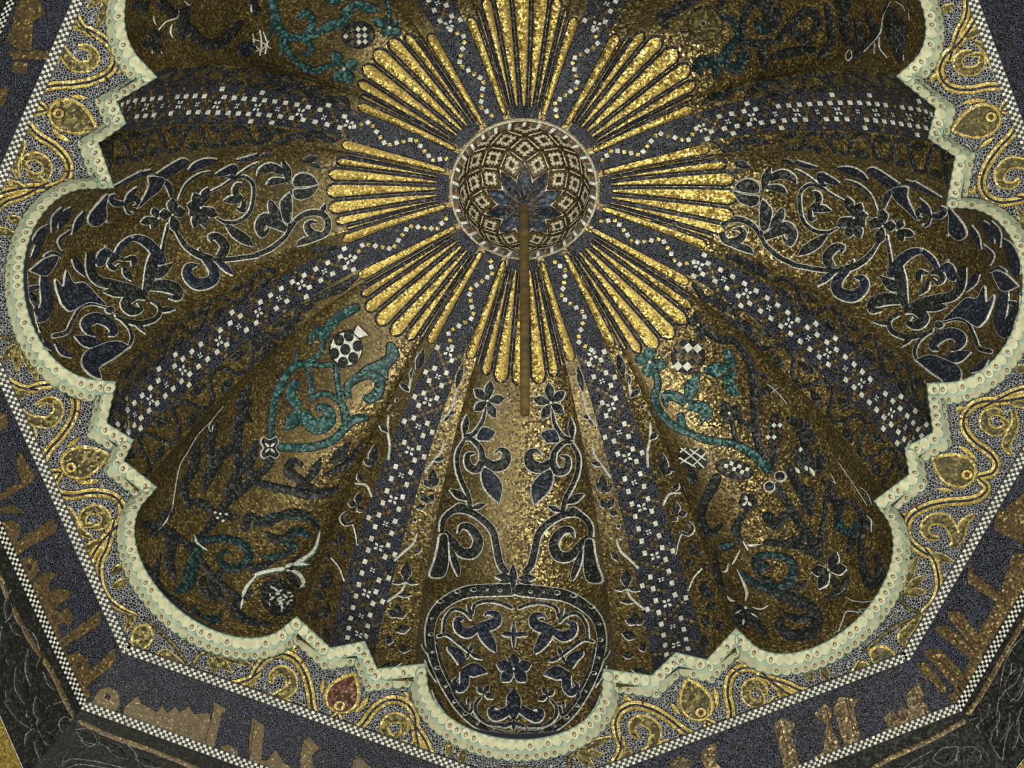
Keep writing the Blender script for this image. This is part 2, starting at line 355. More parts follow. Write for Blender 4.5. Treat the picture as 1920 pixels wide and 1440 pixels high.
WN = {(-135, -90): 'wall_upper_left', (-90, -45): 'wall_lower_left', (-45, 0): 'wall_bottom_left', (0, 45): 'wall_bottom_right', (45, 90): 'wall_lower_right', (90, 135): 'wall_upper_right'}
# the lower edge of every band follows surveyed points
def lo_line(p, q): return at_z(p, -.26), at_z(q, -.26)
LO_PTS = {(-90, -45): ((0, 1037), (110, 1247)), (-45, 0): ((200, 1357), (390, 1438)), (0, 45): ((1600, 1437), (1770, 1366)), (45, 90): ((1840, 1273), (1907, 1167))}
WALL, DADO = {}, {}
for (a, b), nm in WN.items():
    V = []; n = 24
    for j in range(7):
        for i in range(n + 1):
            top = OCT[a] * (1 - i/n) + OCT[b] * (i/n); low = LOW[a] * (1 - i/n) + LOW[b] * (i/n); V.append(top * (1 - j/6) + low * (j/6))
    F = [(j*(n+1)+i, j*(n+1)+i+1, (j+1)*(n+1)+i+1, (j+1)*(n+1)+i) for j in range(6) for i in range(n)]
    WALL[(a, b)] = prop(mesh(nm, V, F, M['wallblue'], smooth=False), 'dark blue octagon wall band with brown-gold Kufic inscription, ' + nm[5:].replace('_', ' '), None, None, 'structure'); reg(('wall', a, b), np.array(V), F)
    V = []
    for j in range(5):
        for i in range(n + 1):
            top = LOW[a] * (1 - i/n) + LOW[b] * (i/n); low = top * np.array([1.16, 1.16, 0]) + np.array([0, 0, -.62]); V.append(top * (1 - j/4) + low * (j/4))
    F = [(j*(n+1)+i, j*(n+1)+i+1, (j+1)*(n+1)+i+1, (j+1)*(n+1)+i) for j in range(4) for i in range(n)]
    DADO[(a, b)] = prop(mesh(nm + '_base', V, F, M['squinch'], smooth=False), 'near-black foliage mosaic below the inscription, ' + nm[5:].replace('_', ' '), None, None, 'structure'); reg(('dado', a, b), np.array(V), F)

# ------------------------------------------------------------------ drawing inlay on the surfaces
ALLK = list(SURF)
CAMV = Vector(CAM_C)
def cast(px, key):
    d = Vector(raydir(px))
    for k in ([key] if not isinstance(key, list) else key):
        h = SURF[k].ray_cast(CAMV, d)
        if h[0] is not None:
            n = h[1] if h[1].dot(d) < 0 else -h[1]
            return np.array(h[0]), np.array(n)
    return None
def castn(px, key):
    r = cast(px, key)
    if r is None:                               # just over the rim: nearest point of the same surface
        d = raydir(px); best = None
        for s in np.linspace(22.5, 27.5, 40):
            for k in (key if isinstance(key, list) else [key]):
                q = SURF[k].find_nearest(Vector(CAM_C + d * s))
                if best is None or q[3] < best[3]: best = q
        n = best[1] if best[1].dot(Vector(d)) < 0 else -best[1]
        return np.array(best[0]), np.array(n)
    return r
def catmull(P, closed=False, step=4.0, corners=()):
    P = np.asarray(P, float); n = len(P); out = []
    rng = n if closed else n - 1
    for i in range(rng):
        p1, p2 = P[i], P[(i+1) % n]
        p0 = P[i-1] if (closed or i > 0) else 2*p1 - p2
        p3 = P[(i+2) % n] if (closed or i + 2 < n) else 2*p2 - p1
        if i in corners: p0 = 2*p1 - p2
        if (i + 1) % n in corners: p3 = 2*p2 - p1
        k = max(2, int(np.linalg.norm((p2 - p1)[:2]) / step + .5))
        for j in range(k):
            t = j / k
            out.append(.5 * (2*p1 + (p2 - p0)*t + (2*p0 - 5*p1 + 4*p2 - p3)*t*t + (3*p1 - p0 - 3*p2 + p3)*t**3))
    if not closed: out.append(P[-1])
    return np.array(out)
def parse(s): return [tuple(float(v) for v in a.split(',')) for a in s.split()]
def stroke(name, pts, key, parent, fill='dark', edge='line', ew=2.2, lift=.006, cap='r', step=4.0, core=None, cw=.4, xf=None, label=None, wm=1.0):
    """A tapering inlaid stroke: points (x, y, width) in survey pixels, laid on the surface `key`; an edging of its own on both sides."""
    if isinstance(pts, str): pts = parse(pts)
    P = np.array([(p[0], p[1], p[2] if len(p) > 2 else 6.0) for p in pts], float)
    P[:, 2] *= wm
    if xf: P = np.array([(*xf((p[0], p[1])), p[2]) for p in P])
    S = catmull(P, step=step); S[:, 2] = np.maximum(S[:, 2], .6)
    T = np.gradient(S[:, :2], axis=0); T /= np.maximum(np.linalg.norm(T, axis=1), 1e-6)[:, None]
    rows = [(S[i, :2], T[i], S[i, 2] / 2, S[i, 2] / 2 + ew) for i in range(len(S))]
    if cap == 'r':
        for end in (0, -1):
            p, t, h = S[end, :2], T[end] * (1 if end else -1), S[end, 2] / 2; H = h + ew
            ext = []
            for a in (35, 65, 88):
                dd = H * math.sin(math.radians(a)); ext.append((p + t * dd, T[end], math.sqrt(max(h*h - dd*dd, .01)) if dd < h else .05, H * math.cos(math.radians(a))))
            rows = (ext[::-1] + rows) if end == 0 else (rows + ext)
    V = []; F = []; fm = []
    offs = (-1, 0, 1)
    nc = 7 if core else 5
    for p, t, h, H in rows:
        nrm = np.array([-t[1], t[0]])
        seq = [(-H, .1), (-h, 1), (0, 1.25), (h, 1), (H, .1)] if not core else [(-H, .1), (-h, 1), (-h*cw, 1.1), (0, 1.25), (h*cw, 1.1), (h, 1), (H, .1)]
        for o, l in seq:
            c, n = castn(p + nrm * o, key); V.append(c + n * lift * l)
    mats = [M[fill], M[edge] if edge else M[fill]] + ([M[core]] if core else [])
    for j in range(len(rows) - 1):
        for i in range(nc - 1):
            F.append((j*nc+i, j*nc+i+1, (j+1)*nc+i+1, (j+1)*nc+i))
            e = i in (0, nc - 2); fm.append(1 if e else (2 if core and i in (2, 3) else 0))
    o = mesh(name, V, F, mats, fm, parent)
    if label: o['label'] = label
    return o
def patch(name, pts, key, parent, fill='dark', edge='line', ew=2.2, lift=.006, smooth=True, corners=(), step=4.0, inner=9.0, xf=None, label=None):
    """A closed inlaid shape (survey pixels) with an edging strip."""
    if isinstance(pts, str): pts = parse(pts)
    P = np.array([p[:2] for p in pts], float)
    if xf: P = np.array([xf(p) for p in P])
    if smooth: S = catmull(P, True, step, corners)
    else:
        S = []
        for i in range(len(P)):
            a, b = P[i], P[(i+1) % len(P)]; k = max(1, int(np.linalg.norm(b - a) / (step * 2.5) + .5))
            S += [a + (b - a) * j / k for j in range(k)]
        S = np.array(S)
    keep = [0]
    for i in range(1, len(S)):
        if np.linalg.norm(S[i] - S[keep[-1]]) > .6: keep.append(i)
    S = S[keep]; n = len(S)
    area = .5 * np.sum(S[:, 0] * np.roll(S[:, 1], -1) - np.roll(S[:, 0], -1) * S[:, 1])
    if area < 0: S = S[::-1]
    lo, hi = S.min(0), S.max(0); extra = []
    for x in np.arange(lo[0] + inner/2, hi[0], inner):
        for y in np.arange(lo[1] + inner/2, hi[1], inner):
            if inside(S, x, y) and np.min(np.linalg.norm(S - (x, y), axis=1)) > inner * .45: extra.append((x, y))
    r = delaunay_2d_cdt([Vector(p) for p in S] + [Vector(p) for p in extra], [(i, (i+1) % n) for i in range(n)], [], 1, 1e-5)
    V = []; F = []; fm = []
    for v in r[0]:
        c, nn = castn((v.x, v.y), key); V.append(c + nn * lift)
    for f in r[2]: F.append(tuple(f)); fm.append(0)
    if edge:
        T = np.roll(S, -1, 0) - np.roll(S, 1, 0); T /= np.maximum(np.linalg.norm(T, axis=1), 1e-6)[:, None]; Nn = np.stack([T[:, 1], -T[:, 0]], 1)
        b0 = len(V)
        for i in range(n):
            for o, l in ((ew, .1), (ew*.35, 1.35), (-ew*.3, 1.35)):
                c, nn = castn(S[i] + Nn[i] * o, key); V.append(c + nn * lift * l)
        for i in range(n):
            k = (i + 1) % n
            for q in (0, 1): F.append((b0+3*i+q, b0+3*k+q, b0+3*k+q+1, b0+3*i+q+1)); fm.append(1)
    o = mesh(name, V, F, [M[fill], M[edge or fill]], fm, parent, smooth=False)
    if label: o['label'] = label
    return o
def leaf(name, x0, y0, x1, y1, wd, key, parent, bend=0., peak=.45, **kw):
    dx, dy = x1 - x0, y1 - y0; L = math.hypot(dx, dy); nx, ny = -dy / L, dx / L; pts = []
    for f, k in ((0, .25), (peak * .5, .72), (peak, 1), (peak + (1-peak)*.5, .68), (1, .02)):
        b = bend * 4 * f * (1 - f); pts.append((x0 + dx*f + nx*b, y0 + dy*f + ny*b, wd * k))
    return stroke(name, pts, key, parent, cap='n', **kw)
def flower(name, cx, cy, tips, wd, key, parent, heart='white', hr=2.2, peak=.55, **kw):
    """Petals from the centre to the listed tips."""
    c = patch(name, [(cx + hr * math.cos(a), cy + hr * math.sin(a)) for a in np.linspace(0, 6.283, 7)[:-1]], key, parent, fill=heart, edge=None, lift=.010)
    xf = kw.get('xf')
    for tp in tips:
        w_ = tp[2] if len(tp) > 2 else wd
        leaf('petal', cx + (tp[0]-cx)*.08, cy + (tp[1]-cy)*.08, tp[0], tp[1], w_, key, c, peak=peak, **kw)
    return c
# ------------------------------------------------------------------ gold fans round the crown
def px_of(p): q = proj(p); return (float(q[0]), float(q[1]))
FR = {0: 1.125, -45: 1.10, 45: 1.145, -90: 1.06, 90: 1.12, -135: 1.11, 135: 1.13, 180: 1.13}
FL = {0: 7, 45: 7, 90: 7, 135: 7, 180: 7, -135: 7, -90: 7, -45: 7}
for ax in LOBES:
    n = FL[ax]; fan = thing('gold_fan', lobeP(ax, 0, .2), 'fan of fluted gold petals beside the crown, ' + POS[ax], 'gold fan', 'fluted gold fans round the boss')
    key = ('lobe', ax)
    ue = np.sin(np.linspace(-math.pi/2, math.pi/2, n + 1) * .97) * .93
    ue = np.linspace(-.90, .90, n + 1)
    for i in range(n):
        u0, u1 = ue[i], ue[i+1]; um = (u0 + u1) / 2
        r1 = FR[ax] - .12 * um * um; t0 = t_of_r(.50 - .02 * abs(um)); t1 = t_of_r(r1)
        pts = []
        for k, t in enumerate(np.linspace(t0, t1, 9)):
            a, b, c = (np.array(px_of(lobeP(ax, u, t))) for u in (u0, um, u1))
            w_ = np.linalg.norm(a - b) + np.linalg.norm(c - b); dirn = np.array(px_of(lobeP(ax, um, t + .004))) - b; dirn /= np.linalg.norm(dirn)
            cr = c - a; w_ = abs(cr[0] * -dirn[1] + cr[1] * dirn[0])
            pts.append((b[0], b[1], max(w_ - 9.4, .8)))
        # soft flute: thick gold strip between dark joints, rounded end
        stroke('flute', pts, key, fan, fill='fan', edge='ink', ew=4.5, lift=.007, cap='r', step=16)
    # dark root of the fan next to the ring
    pts = [px_of(lobeP(ax, u, t_of_r(.42))) for u in np.linspace(-.75, .75, 7)] + [px_of(lobeP(ax, u, t_of_r(.505 - .02*abs(u)))) for u in np.linspace(.75, -.75, 7)]
    patch('fan_root', pts, key, fan, fill='navy', edge=None, lift=.004, smooth=False)
# ------------------------------------------------------------------ rib decoration
def rib_frame(ax, s, t):
    p = ribP(ax, s, t); ds = .02 if abs(s) < .45 else .02; q = ribP(ax, min(s + ds, .5), t) - ribP(ax, max(s - ds, -.5), t); v = ribP(ax, s, min(t + .004, 1)) - ribP(ax, s, t - .004)
    q /= np.linalg.norm(q); v -= q * (v @ q); v /= np.linalg.norm(v); n = np.cross(q, v)
    if n @ (CAM_C - p) < 0: n = -n
    return p, q, v, n
def tile(name, ax, s, t, size, mat, parent, ang=45, asp=1.0):
    p, q, v, n = rib_frame(ax, s, t); a = math.radians(ang + random.uniform(-7, 7)); V = []
    for l, k in ((.0, 1.08), (.007, 1.0)):
        for c in range(4):
            b = a + c * math.pi / 2; V.append(p + (q * math.cos(b) + v * math.sin(b) * asp) * size * k + n * l)
    return mesh(name, V, [(4, 5, 6, 7), (0, 1, 5, 4), (1, 2, 6, 5), (2, 3, 7, 6), (3, 0, 4, 7)], M[mat], parent=parent, smooth=False)
def rosette(ax, s, t, size, parent):
    p, q, v, n = rib_frame(ax, s, t); V = []; F = []
    for c in range(4):
        b = math.radians(45 + 90 * c) + random.uniform(-.15, .15); d = q * math.cos(b) + v * math.sin(b); e = np.cross(n, d); k = len(V)
        for dd, ww in ((.14, 0), (.6, .30), (1, 0), (.6, -.30)): V.append(p + d * size * dd + e * size * ww + n * .007)
        F.append((k, k+1, k+2, k+3))
    return mesh('white_rosette', V, F, M['white'], parent=parent, smooth=False)
# arc length table of the rib
_AT = np.linspace(0, 1, 401); _AR = [prof(t) for t in _AT]
_AL = np.concatenate([[0], np.cumsum([math.hypot(_AR[i+1][0]-_AR[i][0], _AR[i+1][1]-_AR[i][1]) for i in range(400)])])
def t_at(l): return float(np.interp(l, _AL, _AT))
def l_at(t): return float(np.interp(t, _AT, _AL))
for ax in RIBS:
    par = RIB[ax]; far = abs(ax) > 150
    # chain of little squares near the ring
    l = l_at(t_of_r(.47)); k = 0; lend = l_at(t_of_r(1.03))
    while l < lend:
        ph = (l * 7.2) % 2; tri = ph if ph < 1 else 2 - ph
        tile('white_tile' if k % 2 else 'gold_tile', ax, (tri - .5) * .62, t_at(l), .0165 if k % 2 else .0145, 'white' if k % 2 else 'fan', par, ang=random.uniform(0, 90)); k += 1; l += .033
    # crossing diagonals of white and gold squares with a rosette in every lozenge
    l0 = l_at(t_of_r(1.06)); Lc = .158; lmax = l_at(.985); ncell = int((lmax - l0) / Lc) + 1
    if far: ncell = 3
    for c in range(ncell):
        for f in (0, .25, .5, .75):
            for sg in (-1, 1):
                b = sg * (-1 + 2 * f) * (1 if c % 2 == 0 else -1); l = l0 + (c + f) * Lc
                if l > lmax: continue
                if f == .5 and sg == 1: continue
                s = .40 * b; t = t_at(l)
                white = f in (.25, .75) and (random.random() > .12) or (f == 0 and random.random() < .35)
                tile('white_tile' if white else 'gold_tile', ax, s, t, .0168 if white else .0145, 'white' if white else 'letter', par, ang=45, asp=1.15)
        # small gold squares between
        for f, b in ((.125, .75), (.375, .25), (.625, .25), (.875, .75)):
            for sg in (-1, 1):
                l = l0 + (c + f) * Lc
                if l < lmax and random.random() < .85: tile('gold_tile', ax, .40 * b * sg, t_at(l), .0125, 'letter', par, ang=45)
        l = l0 + c * Lc
        if l < lmax: rosette(ax, 0, t_at(l), .034 if c % 2 == 0 else .020, par)
    for sg in (-1, 1):
        # plain gold strip of the side band between ring and fan tip
        pts = []; key = ('band', ax, sg)
        for r in np.linspace(.46, 1.02, 7):
            t = t_of_r(r); a, b, c = (np.array(px_of(ribP(ax, sg * q, t))) for q in (.52, .74, .96)); d = np.array(px_of(ribP(ax, sg * .74, t + .01))) - b; d /= np.linalg.norm(d)
            cr = c - a; pts.append((b[0], b[1], abs(cr[0] * -d[1] + cr[1] * d[0]) * .8))
        stroke('gold_strip', pts, [key, ('rib', ax)], par, fill='fan', edge='ink', ew=2.5, lift=.006, cap='r', step=16)
# wavy stem with a leaf in every bend on the side bands
def wavy(ax, sg, r0, nper, l_end=.97, amp=.26, ph0=0., lw=11):
    key = [('band', ax, sg)]; par = RIB[ax]; l0 = l_at(t_of_r(r0)); l1 = l_at(l_end); pts = []
    N_ = int(nper * 14)
    for k in range(N_ + 1):
        f = k / N_; l = l0 + (l1 - l0) * f; s = .75 + .20 * math.tanh(1.5 * math.sin(ph0 + f * nper * 2 * math.pi)) / math.tanh(1.5); p = px_of(ribP(ax, sg * s, t_at(l))); pts.append((p[0], p[1], lw * .5))
    stroke('wavy_stem', pts, key, par, fill='dark', edge='ink', ew=1.6, lift=.005, step=6)
    for k in range(int(nper * 2)):
        f = (k + .5 - ph0 / math.pi) / (nper * 2)
        if f < 0.02 or f > .985: continue
        l = l0 + (l1 - l0) * f; sd = math.sin(ph0 + f * nper * 2 * math.pi)
        a = px_of(ribP(ax, sg * (.75 - .17 * sd), t_at(min(l + .06, l1)))); b = px_of(ribP(ax, sg * (.75 - .12 * sd), t_at(l - .08)))
        w_ = .55 * math.dist(px_of(ribP(ax, sg * .5, t_at(l))), px_of(ribP(ax, sg, t_at(l))))
        leaf('leaf', a[0], a[1], b[0], b[1], min(max(w_ * .62, 6), 18), key, par, peak=.4, fill='dark', edge='olive', ew=1.2, lift=.005)
for ax, sgs in ((-112.5, (-1, 1)), (-67.5, (-1, 1)), (67.5, (-1, 1)), (112.5, (-1, 1))):
    for sg in sgs: wavy(ax, sg, 1.45, 4.5)
# ------------------------------------------------------------------ hanging boss with star, rim and rod
BC = warp(np.array([0, 0, 1.655])); BR, BD = .372, .29; SR = (BR**2 + BD**2) / (2 * BD)
boss = thing('hanging_boss', BC, 'round mosaic boss at the dome crown with blue star and cream lozenges', 'boss')
def bp(az, th, lift=0.0):                      # point of the globe: azimuth, polar angle from the lowest point
    a, b = math.radians(az), math.radians(th); R_ = SR + lift
    return BC + np.array([R_ * math.sin(b) * math.sin(a), R_ * math.sin(b) * math.cos(a), SR - BD - R_ * math.cos(b)])
thm = math.degrees(math.asin(min(1, BR / SR)))
V = []; F = []; na, nb = 72, 20
for j in range(nb + 1):
    for i in range(na): V.append(bp(i * 360 / na, max(.3, thm * j / nb)))
for j in range(nb):
    for i in range(na): F.append((j*na+i, j*na+(i+1) % na, (j+1)*na+(i+1) % na, (j+1)*na+i))
F.append(tuple(range(na)))
mesh('globe', V, F, M['bossbrown'], parent=boss); reg('boss', V, F)
def sph_poly(name, pts, mat, lift, parent, rim=None):
    """flat inlay on the globe from (az, th) corners, fanned from its middle"""
    V = [bp(a, t, lift) for a, t in pts]; mid = np.mean(V, 0); mid = mid - BC; mid[2] -= SR - BD; mid = mid / np.linalg.norm(mid) * (SR + lift); mid[2] += SR - BD; mid += BC
    V.append(mid); n = len(pts); return mesh(name, V, [(i, (i+1) % n, n) for i in range(n)], M[mat], parent=parent, smooth=False)
NS = 10
star = sph_poly('star', [(180 + 18 * k, 37.5 if k % 2 == 0 else 23.5) for k in range(20)], 'bosscream', .004, boss)
sph_poly('star_field', [(180 + 18 * k, 34 if k % 2 == 0 else 20.5) for k in range(20)], 'steel', .008, star)
for k in range(10): sph_poly('star_ray', [(180 + 36 * k + d, t) for d, t in ((0, 33), (9, 24), (7, 14), (0, 9), (-7, 14), (-9, 24))], 'blue' if k % 2 else 'steel', .0105, star)
rows = [(36.5, 18), (49, 0), (60.5, 18), (71, 0)]
for ri, (th, off) in enumerate(rows):
    hh = 11.0 - ri * .8
    for k in range(10):
        az = 180 + off + 36 * k
        dm = sph_poly('lozenge', [(az, th - hh), (az + 15, th), (az, th + hh), (az - 15, th)], 'letter' if ri == 0 else 'bossbrown', .004, boss)
        g = 1.0
        st = [(0, -.80), (.22, -.80), (.22, -.5), (.5, -.5), (.5, -.22), (.8, -.22), (.8, .22), (.5, .22), (.5, .5), (.22, .5), (.22, .8), (-.22, .8), (-.22, .5), (-.5, .5), (-.5, .22), (-.8, .22), (-.8, -.22), (-.5, -.22), (-.5, -.5), (-.22, -.5), (-.22, -.8)]
        sph_poly('stepped_cross', [(az + x * 11.5, th + y * hh * .82) for x, y in st], 'bosscream', .007, dm)
        sph_poly('heart', [(az + x * 4.6, th + y * hh * .34) for x, y in ((0, -1), (1, 0), (0, 1), (-1, 0))], 'bossbrown', .010, dm)
    # pale diagonals between the rows
    for k in range(10):
        az = 180 + off + 36 * k; nxt = rows[ri + 1][0] if ri + 1 < len(rows) else 79
        for sg in (-1, 1):
            a0, t0, a1, t1 = az + 3 * sg, th + hh * .98, az + 15 * sg, th + 2.0
            sph_poly('lattice_bar', [(a0, t0 - .7), (a1, t1 - .7), (a1 + .3 * sg, t1 + .9), (a0, t0 + .9)], 'bosscream', .006, boss)
        sph_poly('lattice_knot', [(az + x * 2.4, th + hh + y * 1.5) for x, y in ((-1, -1), (1, -1), (1, 1), (-1, 1))], 'letter', .008, boss)
ring = thing('boss_ring', BC, 'pale ring of white and brown blocks around the boss', 'ring')
prs = [(.362, -.010), (.375, -.022), (.402, -.014), (.405, -.022), (.410, -.026), (.415, -.022), (.418, .0)]
def ring_pt(r, dz, az): a = math.radians(az); return BC + np.array([r * math.sin(a), r * math.cos(a), dz])
V = []; F = []; n = 96
for i in range(n):
    for r, dz in prs: V.append(ring_pt(r, dz, i * 360 / n))
m_ = len(prs)
for i in range(n):
    for j in range(m_ - 1): F.append((i*m_+j, ((i+1) % n)*m_+j, ((i+1) % n)*m_+j+1, i*m_+j+1))
mesh('ring_body', V, F, [M['bossbrown'], M['bosscream']], [1 if j >= 2 else 0 for i in range(n) for j in range(m_ - 1)], parent=ring)
nb_ = 30
for k in range(nb_ * 4):
    az = k * 360 / (nb_ * 4) ; wd = 1.35
    mat = ('white', 'black', 'letter' if random.random() < .5 else 'olive', 'red' if random.random() < .5 else 'bossbrown')[k % 4]
    V = [ring_pt(r, dz - .004, az + d) for r, dz in ((.366, -.014), (.400, -.017)) for d in (-wd + 1.0 * (k % 4 == 0) * 0, wd)]
    V = [ring_pt(r, dz - .005, az + d + (2 if r < .38 else 0)) for r, dz in ((.366, -.016), (.402, -.018)) for d in (-wd, wd)]
    mesh('rim_block', V, [(0, 1, 3, 2)], M[mat], parent=ring, smooth=False)
# rod
V = []; F = []; nr_ = 12; prf = [(0.0, .025), (-.06, .026), (-.065, .027), (-.42, .026), (-.45, .034), (-.49, .034), (-.52, .026), (-1.2, .025), (-3.0, .024), (-3.03, 0.004)]
top = bp(0, 0) + np.array([0, 0, .02])
for dz, r in prf:
    for i in range(nr_): a = i * 2 * math.pi / nr_; V.append(top + np.array([r * math.cos(a), r * math.sin(a), dz]))
for j in range(len(prf) - 1):
    for i in range(nr_): F.append((j*nr_+i, j*nr_+(i+1) % nr_, (j+1)*nr_+(i+1) % nr_, (j+1)*nr_+i))
rod = mesh('hanging_rod', V, F, M['rod']); prop(rod, 'thin rusty brown iron rod hanging from the middle of the boss', 'rod')
# ------------------------------------------------------------------ painted scales on the moulding
def mould_pt(x, v):                           # x: running corner number along the outline, v 0..1 across the cornice strip
    x = x % nP; i = int(x); f = x - i; k = (i + 1) % nP; y = min(max(v, 0), 1) * 4; j = min(int(y), 3); g = y - j
    return ((rings[j][i] * (1-f) + rings[j][k] * f) * (1-g) + (rings[j+1][i] * (1-f) + rings[j+1][k] * f) * g)
def disc(s, v, ru, rv, mat, lift, shape=10, name='scale', parent=None):
    c = mould_pt(s, v); q = mould_pt(s + .15, v) - mould_pt(s - .15, v); w_ = mould_pt(s, min(v + .05, 1)) - mould_pt(s, max(v - .05, 0)); q /= np.linalg.norm(q)
    w_ -= q * (w_ @ q); w_ /= np.linalg.norm(w_); n = np.cross(q, w_); n = n if n[2] < 0 else -n
    return [c + q * ru * math.cos(a) + w_ * rv * math.sin(a) + n * lift for a in np.linspace(0, 2*math.pi, shape + 1)[:-1]], c + n * lift * 1.3
st = .052
for row, (v, off) in enumerate(((.74, .5), (.20, 0.))):
    RW = np.array([mould_pt(i, v) for i in range(nP + 1)]); al = np.concatenate([[0], np.cumsum(np.linalg.norm(np.diff(RW, axis=0), axis=1))])
    for k in range(int(al[-1] / st)):
        s = float(np.interp((k + off) * st + random.uniform(-.004, .004), al, np.arange(nP + 1))); c0 = mould_pt(s, v); p = proj(c0)
        if not (-20 < p[0] < 1940 and -20 < p[1] < 1460): continue
        V = []; F = []; fm = []
        rr_ = random.uniform(.95, 1.12)
        for ru, rv, lf, mi in ((.0330*rr_, .037, .0015 + .002*row, 0), (.0285*rr_, .0315, .003 + .002*row, 1)):
            P_, c = disc(s, v, ru, rv, None, lf); b = len(V); V += P_ + [c]; n = len(P_)
            for i in range(n): F.append((b+i, b+(i+1) % n, b+n)); fm.append(mi)
        if random.random() < .62:             # a little brushed leaf
            P_, c = disc(s, max(v - .03, .02), .011, .0155, None, .0048 + .002*row, 6); b = len(V); V += P_ + [c]
            for i in range(6): F.append((b+i, b+(i+1) % 6, b+6)); fm.append(2)
            P_, c = disc(s, max(v - .06, .02), .0055, .009, None, .0062 + .002*row, 5); b = len(V); V += P_ + [c]
            for i in range(5): F.append((b+i, b+(i+1) % 5, b+5)); fm.append(1)
        mesh('scale', V, F, [M['scalegreen'], M['cream'], M['brownpaint']], fm, MOULD[int(s % nP)], smooth=False)
# ------------------------------------------------------------------ surveyed ornament
def blk(ox, oy, k=3.0):
    def f(s):
        out = []
        for a in s.split():
            v = [float(q) for q in a.split(',')]
            out.append((ox + v[0]/k, oy + v[1]/k) + ((v[2]/k,) if len(v) > 2 else ()))
        return out
    return f
cA, cB, cC, cD, cE = blk(480, 960), blk(0, 960), blk(960, 960), blk(480, 480), blk(960, 480)
cF, cG, cH, cI, cJ = blk(0, 0), blk(480, 0), blk(0, 480), blk(1440, 480), blk(1440, 960)
cK, cL = blk(960, 0), blk(1440, 0)
def off_frame(P, m=70): return all(not (-m < p[0] < 1920 + m and -m < p[1] < 1440 + m) for p in P)
def strokes(kw, conv, items, **over):
    """items: 'name|x,y,w ...' """
    res = []
    for it in items:
        nm, s = it.split('|'); k = dict(kw); k.update(over)
        if k.get('xf'):
            if off_frame([k['xf'](p) for p in conv(s)]): continue
        res.append(stroke(nm, conv(s), **k))
    return res
def patches(kw, conv, items, **over):
    res = []
    for it in items:
        nm, s = it.split('|'); k = dict(kw); k.update(over)
        if k.get('xf'):
            if off_frame([k['xf'](p) for p in conv(s)]): continue
        res.append(patch(nm, conv(s), **k))
    return res
def leaves(kw, conv, items, wd=40, **over):
    for it in items:
        nm, s = it.split('|'); P = conv(s); k = dict(kw); k.update(over)
        if k.get('xf') and off_frame([k['xf'](p) for p in P]): continue
        leaf(nm, P[0][0], P[0][1], P[1][0], P[1][1], (P[1][2] if len(P[1]) > 2 else wd / 3), **k)
def bloom(kw, conv, c, tips, wd, heart='white', hr=2.4, peak=.55, **over):
    k = dict(kw); k.update(over); C = conv(c)[0]; T = [(p[0], p[1]) for p in conv(tips)]
    xf = k.pop('xf', None)
    if xf:
        C = xf(C); T = [xf(p) for p in T]
        if off_frame([C]): return None
    key = k.pop('key'); par = k.pop('parent')
    return flower('flower', C[0], C[1], T, wd / 3, key, par, heart=heart, hr=hr, peak=peak, **k)
def disc_px(name, cx, cy, rx, ry, key, parent, rot_=0, n=12, **kw):
    c, s = math.cos(math.radians(rot_)), math.sin(math.radians(rot_))
    return patch(name, [(cx + rx*math.cos(a)*c - ry*math.sin(a)*s, cy + rx*math.cos(a)*s + ry*math.sin(a)*c) for a in np.linspace(0, 2*math.pi, n + 1)[:-1]], key, parent, **kw)
def checks(name, cx, cy, rx, ry, key, parent, rot_, cell, base='dark', tileang=45, mats=('white', 'letter', 'white'), size=.36, xf=None):
    if xf: cx, cy = xf((cx, cy))
    b = disc_px(name, cx, cy, rx, ry, key, parent, rot_, fill=base, edge='ink', ew=1.5)
    c, s = math.cos(math.radians(tileang)), math.sin(math.radians(tileang)); k = 0
    ca, sa = math.cos(math.radians(-rot_)), math.sin(math.radians(-rot_))
    for i in range(-8, 9):
        for j in range(-8, 9):
            if (i + j) % 2: continue
            x, y = (i*c - j*s) * cell, (i*s + j*c) * cell; ex, ey = x*ca - y*sa, x*sa + y*ca
            if (ex/rx)**2 + (ey/ry)**2 > .78: continue
            k += 1; h = cell * size * 1.25
            q = [(cx + x + (a*c - b_*s)*h, cy + y + (a*s + b_*c)*h) for a, b_ in ((-1, -1), (1, -1), (1, 1), (-1, 1))]
            patch('check', q, key, b, fill=mats[k % len(mats)], edge=None, lift=.0085, smooth=False, step=10, inner=30)
    return b
def mirror_xf(key):
    memo = {}
    def f(p):
        k = (round(p[0], 2), round(p[1], 2))
        if k not in memo:
            c, _ = castn(p, key); q = unwarp(c); q[0] = -q[0]; r = proj(warp(q)); memo[k] = (float(r[0]), float(r[1]))
        return memo[k]
    return f
def rot_xf(deg, mirror=False, axis=-22.5):
    a = math.radians(deg)
    def f(p):
        q = unwarp(at_z(p, 0)); x, y = q[0], q[1]
        if mirror:
            t = 2 * math.radians(axis); x, y = -x * math.cos(t) + y * math.sin(t), x * math.sin(t) + y * math.cos(t)
        # azimuth grows from +y towards +x
        x2, y2 = x * math.cos(a) + y * math.sin(a), -x * math.sin(a) + y * math.cos(a)
        r = proj(warp(np.array([x2, y2, 0.0]))); return (float(r[0]), float(r[1]))
    return f
